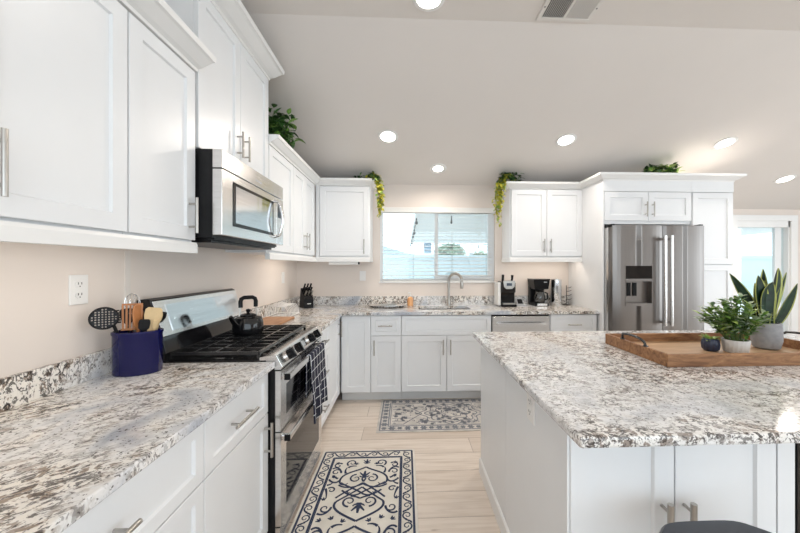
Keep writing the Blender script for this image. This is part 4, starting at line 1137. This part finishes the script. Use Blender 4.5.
MB().tube([f(.062, .235, -.06), f(.062, .275, -.055), f(.065, .295, -.06)], .0145, 12).build('lift_handle', 'black_plastic', t, smooth=True)
MB().tube([f(.165, .235, -.06), f(.168, .262, -.05), f(.172, .290, -.06)], [.012, .012, .016], 12).build('lift_handle', 'black_plastic', t, smooth=True)
# small stand
t = thing('charging_stand', 'small grey tilted stand between the two coffee machines', 'stand', (1.345, 3.72, ZT))
MB().box(1.29, 1.395, 3.68, 3.76, ZT, ZT+.014).build('base', 'silver_plastic', t, bevel=.004)
MB().hexa([(1.30, 3.705, ZT+.014), (1.38, 3.705, ZT+.014), (1.38, 3.715, ZT+.014), (1.30, 3.715, ZT+.014), (1.29, 3.735, ZT+.085), (1.365, 3.735, ZT+.085), (1.365, 3.745, ZT+.085), (1.29, 3.745, ZT+.085)]).build('back', 'silver_plastic', t)
MB().hexa([(1.308, 3.7035, ZT+.022), (1.37, 3.7035, ZT+.022), (1.37, 3.705, ZT+.022), (1.308, 3.705, ZT+.022), (1.302, 3.728, ZT+.074), (1.358, 3.728, ZT+.074), (1.358, 3.7295, ZT+.074), (1.302, 3.7295, ZT+.074)]).build('pad', 'black_plastic', t)
# drip coffee maker
f = F((1.462, 3.62, ZT), (.86, 0, 0), (0, -1, 0))
t = thing('drip_coffee_maker', 'black drip coffee maker with glass carafe beside the silver canister', 'coffee maker', f(.11, 0, -.1))
MB().fbox(f, .015, .205, 0, .035, -.20, 0).build('base', 'black_plastic', t, bevel=.006)
part('silver front strip', MB().fbox(f, .045, .180, .006, .032, 0, .004).build('front_strip', 'steel_bright', t, bevel=.001))
MB().fbox(f, .012, .208, .03, .22, -.20, -.135).build('tower', 'black_plastic', t, bevel=.004)
mb = MB(); mb.sweep([[f(.018, .195, -.20), f(.202, .195, -.20), f(.202, .195, -.01), f(.018, .195, -.01)], [f(.0, .30, -.20), f(.22, .30, -.20), f(.22, .30, .0), f(.0, .30, .0)]])
mb.build('brew_basket', 'black_plastic', t, bevel=.006)
MB().fbox(f, -.002, .222, .300, .312, -.20, .004).build('lid', 'black_gloss', t, bevel=.004)
part('silver maker mark', MB().fbox(f, .135, .175, .272, .280, -.002, .0015).build('mark', 'silver_plastic', t))
c = f(.11, .037, -.068)
MB().lathe([(0, 0), (.055, 0), (.064, .03), (.064, .07), (.050, .115), (.046, .125), (.043, .125), (.047, .113), (.060, .07), (.060, .03), (.052, .004), (0, .004)], c, 28).build('carafe', 'carafe_glass', t, smooth=True)
MB().lathe([(.047, .125), (.049, .138), (.03, .145), (0, .145)], c, 24).build('carafe_lid', 'black_plastic', t, smooth=True)
MB().tube([c+Vector((.045, -.035, .12)), c+Vector((.066, -.055, .11)), c+Vector((.066, -.055, .05)), c+Vector((.05, -.042, .035))], .008, 8).build('carafe_handle', 'black_plastic', t, smooth=True)
# canister and wire stand
t = thing('canister', 'tall silver canister standing right of the drip coffee maker', 'canister', (1.775, 3.74, ZT))
MB().lathe([(0, 0), (.058, 0), (.060, .004), (.060, .290), (0, .290)], (1.775, 3.74, ZT), 32).build('body', 'steel_mirror', t, smooth=True)
MB().lathe([(.061, .290), (.061, .303), (.055, .308), (0, .308)], (1.775, 3.74, ZT), 32).build('lid', 'steel_bright', t, smooth=True)
t = thing('wire_stand', 'small dark wire stand tucked between the silver canister and the white panel', 'stand', (1.905, 3.76, ZT))
MB().lathe([(0, 0), (.045, 0), (.045, .006), (0, .008)], (1.91, 3.76, ZT), 20).build('base', 'black_metal', t)
MB().tube([(1.91, 3.76, ZT+.005), (1.91, 3.76, ZT+.23)], .004, 8).build('pole', 'black_metal', t)
for z in (.06, .11, .16, .20): MB().tube([(1.91, 3.76, ZT+z), (1.935, 3.735, ZT+z+.004), (1.95, 3.72, ZT+z+.016)], .0032, 6).build('hook', 'black_metal', t)

# ------------------------------------------------------------------ island objects: tray, pots, plants
TX0, TX1, TY0, TY1 = 1.180, 2.10, 1.405, 1.862
t = thing('wooden_tray', 'rustic wooden tray with black handles on the island', 'tray', ((TX0+TX1)/2, (TY0+TY1)/2, ZT))
MB().box(TX0+.012, TX1-.012, TY0+.012, TY1-.012, ZT, ZT+.012).build('base', 'tray_base_wood', t)
for nm, q in (('long_side', (TX0, TX1, TY0, TY0+.014)), ('long_side', (TX0, TX1, TY1-.014, TY1))): MB().box(*q, ZT, ZT+.059).build(nm, 'tray_wood', t, bevel=.003)
for q in ((TX0, TX0+.014, TY0+.014, TY1-.014), (TX1-.014, TX1, TY0+.014, TY1-.014)): MB().box(*q, ZT, ZT+.059).build('short_side', 'tray_wood', t, bevel=.003)
for x in (TX0+.007, TX1-.007):
    s = -1 if x < 1.5 else 1
    ym = (TY0+TY1)/2
    mb = MB().tube([(x, ym-.085, ZT+.058), (x+s*.004, ym-.080, ZT+.080)] + [(x+s*.012, ym-.065+.13*i/6, ZT+.092+.006*math.sin(PI*i/6)) for i in range(7)] + [(x+s*.004, ym+.080, ZT+.080), (x, ym+.085, ZT+.058)], .0065, 10)
    for y in (ym-.085, ym+.085): mb.lathe([(.012, .059), (.012, .063), (.006, .066)], (x, y, ZT), 12)
    part('black iron handle', mb.build('handle', 'iron', t, smooth=True))
PZ = ZT+.0125
# navy ribbed pot
c = (1.605, 1.635, PZ)
t = thing('plant_pot', 'small dark navy ribbed pot left of the white pot on the tray', 'pot', c, 'pots on the tray')
mb = MB(); mb.lathe([(0, 0), (.028, 0), (.036, .012), (.038, .035), (.035, .056), (.030, .064), (.026, .062), (.029, .05), (.031, .02), (0, .012)], c, 48)
for v in mb.b.verts:
    q = Vector((v.co.x-c[0], v.co.y-c[1])); r = q.length
    if r > .0325: s = 1+.035*math.cos(math.atan2(q.y, q.x)*16); v.co.x = c[0]+q.x*s; v.co.y = c[1]+q.y*s
mb.build('pot', 'navy_pot', t, smooth=True)
MB().lathe([(0, .050), (.0275, .050), (.0275, .054), (0, .056)], c, 20).build('soil', 'soil', t)
mb = MB(); r3 = random.Random(5)
for i in range(26):
    a = r3.uniform(0, 2*PI); e = r3.uniform(.2, 1.2); mb.leaf((c[0]+.01*math.cos(a), c[1]+.01*math.sin(a), c[2]+.055), (math.cos(a), math.sin(a), e), (0, 0, 1), r3.uniform(.03, .05), .016)
mb.build('leaves', 'leaf_light', t)
# white ribbed pot with bushy plant
c = (1.705, 1.60, PZ)
t = thing('potted_plant', 'bushy variegated plant in a white ribbed pot on the tray', 'plant', c, 'plants on the tray')
mb = MB(); mb.lathe([(0, 0), (.043, 0), (.049, .006), (.056, .062), (.056, .066), (.051, .066), (.045, .012), (0, .012)], c, 60)
for v in mb.b.verts:
    q = Vector((v.co.x-c[0], v.co.y-c[1])); r = q.length
    if r > .0475: s = 1+.02*math.cos(math.atan2(q.y, q.x)*20); v.co.x = c[0]+q.x*s; v.co.y = c[1]+q.y*s
mb.build('pot', 'white_pot', t, smooth=True)
MB().lathe([(0, .052), (.048, .052), (.048, .056), (0, .058)], c, 24).build('soil', 'soil', t)
stems = MB(); lv = MB(); r3 = random.Random(11)
for i in range(52):
    a = r3.uniform(0, 2*PI); q = r3.random()**.6; spread = .145*q
    h = r3.uniform(.12, .225)*(1-.55*q) + .03
    b0 = Vector((c[0]+.04*q*math.cos(a), c[1]+.04*q*math.sin(a), c[2]+.055)); tp = Vector((c[0]-.02*q+spread*1.1*math.cos(a), c[1]+spread*math.sin(a)*.8, c[2]+.06+h))
    pts = bez([b0, b0.lerp(tp, .4)+Vector((0, 0, h*.35)), tp], 8)
    stems.tube(pts, .0016, 5)
    for k in range(2, 9):
        p = pts[k]; dr = (pts[k]-pts[k-1]).normalized()
        for s in (-1, 1):
            sd = dr.cross(Vector((r3.uniform(-.4, .4), r3.uniform(-.4, .4), 1))).normalized()*s
            lv.mi = r3.choice((0, 0, 1, 1, 2, 0)) if k < 8 else r3.choice((1, 2))
            lv.leaf(p, sd+dr*r3.uniform(.4, 1)+Vector((0, 0, r3.uniform(-.2, .5))), (0, 0, 1), r3.uniform(.032, .052), r3.uniform(.017, .025), .2, .2)
stems.build('stems', 'stem_green', t); lv.build('leaves', ['leaf_mid', 'leaf_sage', 'leaf_light', 'leaf_dark'], t, recalc=False)
# snake plant
c = (1.948, 1.665, PZ)
t = thing('snake_plant', 'snake plant with yellow-edged leaves in a round grey concrete pot on the tray', 'plant', c, 'plants on the tray')
K = .90
MB().lathe([(0, 0), (.048*K, 0), (.060*K, .008), (.069*K, .045), (.069*K, .10), (.066*K, .138), (.063*K, .142), (.056*K, .142), (.057*K, .12), (.052*K, .03), (0, .03)], c, 36).build('pot', 'concrete_pot', t, smooth=True)
MB().lathe([(0, .118), (.049, .118), (.049, .124), (0, .126)], c, 24).build('soil', 'soil', t)
def blade(base, tip, side, W, bend):
    """sword leaf: green centre, yellow edges"""
    base, tip = Vector(base), Vector(tip); pts = bez([base, base.lerp(tip, .5)+Vector(bend), tip], 14); mb = MB(); prev = None
    side = Vector(side).normalized()
    for i, p in enumerate(pts):
        u = i/14; wd = W*(.55+.45*math.sin(min(1, u/.55)*PI/2))*(1 if u < .55 else math.cos((u-.55)/.45*PI/2)**.75 if u < 1 else .02)
        d = (pts[min(i+1, 14)]-pts[max(i-1, 0)]).normalized(); x = (side-d*side.dot(d)).normalized(); n = x.cross(d)
        q = []
        for k, off in ((-1, .18), (-.84, .11), (0, -.06), (.84, .11), (1, .18)): q.append(mb.v(p+x*(wd*.5*k)+n*(off*wd)))
        for k, off in ((1, .15), (0, -.12), (-1, .15)): q.append(mb.v(p+x*(wd*.5*k)+n*(off*wd-.003)))
        if prev:
            for k in range(8):
                j = (k+1) % 8; mb.mi = 1 if k in (0, 3, 4, 7) else 0; mb.face([prev[k], prev[j], q[j], q[k]])
        prev = q
    return mb.build('leaf', ['snake_green', 'snake_edge'], t, smooth=True)
Zs = c[2]+.115
for bx_, by_, tx, ty, tz, side, W, bend in (
    (-.024, .005, -.185, .02, .415, (1, -.2, 0), .034, (.03, 0, -.02)), (-.016, -.012, -.068, -.02, .405, (1, .1, .0), .052, (-.022, 0, .02)),
    (.002, .016, .018, .03, .440, (1, .3, 0), .044, (-.02, 0, .04)), (.006, -.008, .055, -.012, .445, (.9, .4, 0), .052, (.012, 0, .05)),
    (-.004, -.020, .002, -.03, .37, (1, -.2, 0), .046, (-.055, 0, .03)), (.020, .006, .128, .01, .42, (1, .3, 0), .034, (-.03, 0, -.03)),
    (.026, -.012, .165, -.01, .36, (1, -.2, 0), .030, (-.02, 0, -.06)), (.0, .006, .03, .03, .38, (.9, .4, 0), .05, (.0, 0, 0)), (-.012, .016, -.03, .03, .36, (1, .2, 0), .048, (-.01, 0, 0))):
    blade((c[0]+bx_, c[1]+by_, Zs), (c[0]+tx, c[1]+ty, c[2]+tz*.975), side, W*1.55, bend)

# ------------------------------------------------------------------ plants on top of the cabinets
def leafy(name, label, c, n, box, L, mats, seed, pot=None, sag=0, group='plants on top of the cabinets'):
    t = thing(name, label, 'plant', c, group); r3 = random.Random(seed)
    st = MB(); lv = MB()
    for i in range(n):
        tp = Vector((c[0]+r3.uniform(box[0], box[1]), c[1]+r3.uniform(box[2], box[3]), c[2]+r3.uniform(box[4], box[5])))
        b0 = Vector((c[0]+r3.uniform(-.03, .03), c[1]+r3.uniform(-.03, .03), c[2]+.03))
        pts = bez([b0, b0.lerp(tp, .5)+Vector((0, 0, .05)), tp], 6); st.tube(pts, .0022, 5)
        for k in range(2, 7):
            for s in range(2):
                lv.mi = r3.randrange(len(mats))
                lv.leaf(pts[k]+Vector((r3.uniform(-.02, .02), r3.uniform(-.02, .02), r3.uniform(-.01, .02))), (r3.uniform(-1, 1), r3.uniform(-1, .6), r3.uniform(-.6, .7)), (0, 0, 1), L*r3.uniform(.7, 1.2), L*r3.uniform(.45, .7), .2, .35)
    st.build('stems', 'stem_green', t); lv.build('leaves', mats, t, recalc=False)
    pz = pot or .05
    MB().lathe([(0, 0), (.05, 0), (.06, pz), (.055, pz), (.05, .01), (0, .01)], c, 20).build('pot', 'soil' if not pot else 'white_pot', t, smooth=True)
    return t
CT = 2.2505
leafy('leafy_plant', 'dark green leafy plant on top of the cabinets beside the tall microwave cabinet', (-1.06, 2.52, CT), 44, (-.10, .14, -.10, .32, .12, .33), .075, ['leaf_dark', 'leaf_dark', 'leaf_mid'], 21)
leafy('leafy_plant', 'low green plant on top of the refrigerator cabinet', (2.68, 3.30, 2.2455), 34, (-.17, .19, -.05, .16, .10, .185), .07, ['leaf_dark', 'leaf_dark', 'leaf_mid', 'leaf_light'], 22, .085)
def vine(label, c, strands, seed, top):
    t = thing('trailing_vine', label, 'plant', c, 'plants on top of the cabinets'); r3 = random.Random(seed); st = MB(); lv = MB()
    for pts, dens in strands:
        P = bez(pts, 22); st.tube(P, .002, 5)
        for k in range(1, 23):
            for s in range(dens+2):
                lv.mi = 0 if P[k].z > 2.30 and r3.random() < .75 else r3.choice((1, 1, 1, 2))
                lv.leaf(P[k]+Vector((r3.uniform(-.018, .018), r3.uniform(-.02, .02), r3.uniform(-.015, .015))), (r3.uniform(-1, 1), r3.uniform(-1, .5), r3.uniform(-.9, .3)), (0, -.3, 1), r3.uniform(.034, .052), r3.uniform(.024, .034), .2, .3)
    for i in range(top[0]):
        p = Vector((c[0]+r3.uniform(*top[1]), c[1]+r3.uniform(-.05, .05), c[2]+r3.uniform(.06, top[2])))
        lv.mi = r3.choice((0, 0, 0, 3)); lv.leaf(p, (r3.uniform(-1, 1), r3.uniform(-1, .5), r3.uniform(-.3, .8)), (0, 0, 1), .04, .022, .2, .3)
    st.build('stems', 'stem_green', t); lv.build('leaves', ['leaf_dark', 'leaf_lime', 'leaf_light', 'leaf_mid'], t, recalc=False)
    MB().lathe([(0, 0), (.045, 0), (.055, .06), (.05, .06), (.045, .01), (0, .01)], c, 18).build('pot', 'soil', t, smooth=True)
cl = (-.46, 3.60, CT)
S_ = []
for dx, dz in ((0, 1.96), (.02, 2.02), (.035, 2.00), (-.01, 2.08), (.02, 1.93)):
    S_.append(([(cl[0], cl[1], CT+.06), (-.36, 3.50, 2.42), (-.29+dx, 3.46, 2.40), (-.275+dx, 3.455, 2.2), (-.275+dx*.5, 3.455, dz)], 2))
vine('yellow-green vine trailing off the cabinet left of the window', cl, S_, 31, (60, (-.09, .12), .13))
cl = (1.24, 3.60, CT); S_ = []
for dx, dz in ((0, 1.84), (.02, 1.92), (-.04, 1.98), (.03, 2.02), (-.02, 1.88), (.055, 2.08)):
    S_.append(([(cl[0], cl[1], CT+.06), (1.13, 3.48, 2.45), (1.03+dx, 3.46, 2.40), (.985+dx, 3.455, 2.2), (1.005+dx*.4, 3.455, dz)], 2))
vine('fuller yellow-green vine trailing off the cabinet right of the window', cl, S_, 32, (110, (-.17, .07), .17))

# ------------------------------------------------------------------ stool at the island
sx, sy, sz = .808, .70, .668
t = thing('stool', 'dark slate stool with a rounded seat in front of the island doors', 'stool', (sx, sy, 0))
def seat_ring(k, z):
    base = [(-.20, -.16), (.20, -.16), (.20, -.02), (.165, .105), (.10, .158), (-.10, .158), (-.165, .105), (-.20, -.02)]
    out = []
    n = len(base)
    for i in range(n):
        p0 = Vector(base[i-1]).lerp(Vector(base[i]), .72); p1 = Vector(base[i]); p2 = Vector(base[i]).lerp(Vector(base[(i+1) % n]), .28)
        for u in (0, .25, .5, .75, 1): out.append((1-u)**2*p0+2*u*(1-u)*p1+u*u*p2)
    return [(sx+p.x*k, sy+p.y*k, z) for p in out]
MB().sweep([seat_ring(.95, sz-.045), seat_ring(1.0, sz-.035), seat_ring(1.0, sz-.010)]).build('seat', 'slate_seat', t, smooth=True)
part('lighter grey rim', MB().sweep([seat_ring(1.004, sz-.010), seat_ring(1.004, sz-.006), seat_ring(.985, sz)]).build('seat_rim', 'seat_trim', t, smooth=True))
MB().sweep([seat_ring(.975, sz-.002), seat_ring(.96, sz+.004), seat_ring(.80, sz+.006)]).build('seat_pad', 'slate_seat', t, smooth=True)
for a, b in ((-1, -1), (1, -1), (1, 1), (-1, 1)): MB().tube([(sx+a*.13, sy+b*.10, sz-.04), (sx+a*.17, sy+b*.13, 0)], .014, 10).build('leg', 'black_metal', t, smooth=True)
mb = MB()
for z, k in ((.22, .157),): mb.tube([(sx-k, sy-.121, z), (sx+k, sy-.121, z)], .009, 8); mb.tube([(sx-k, sy+.121, z), (sx+k, sy+.121, z)], .009, 8); mb.tube([(sx-k, sy-.121, z), (sx-k, sy+.121, z)], .009, 8); mb.tube([(sx+k, sy-.121, z), (sx+k, sy+.121, z)], .009, 8)
mb.build('footrest', 'black_metal', t, smooth=True)
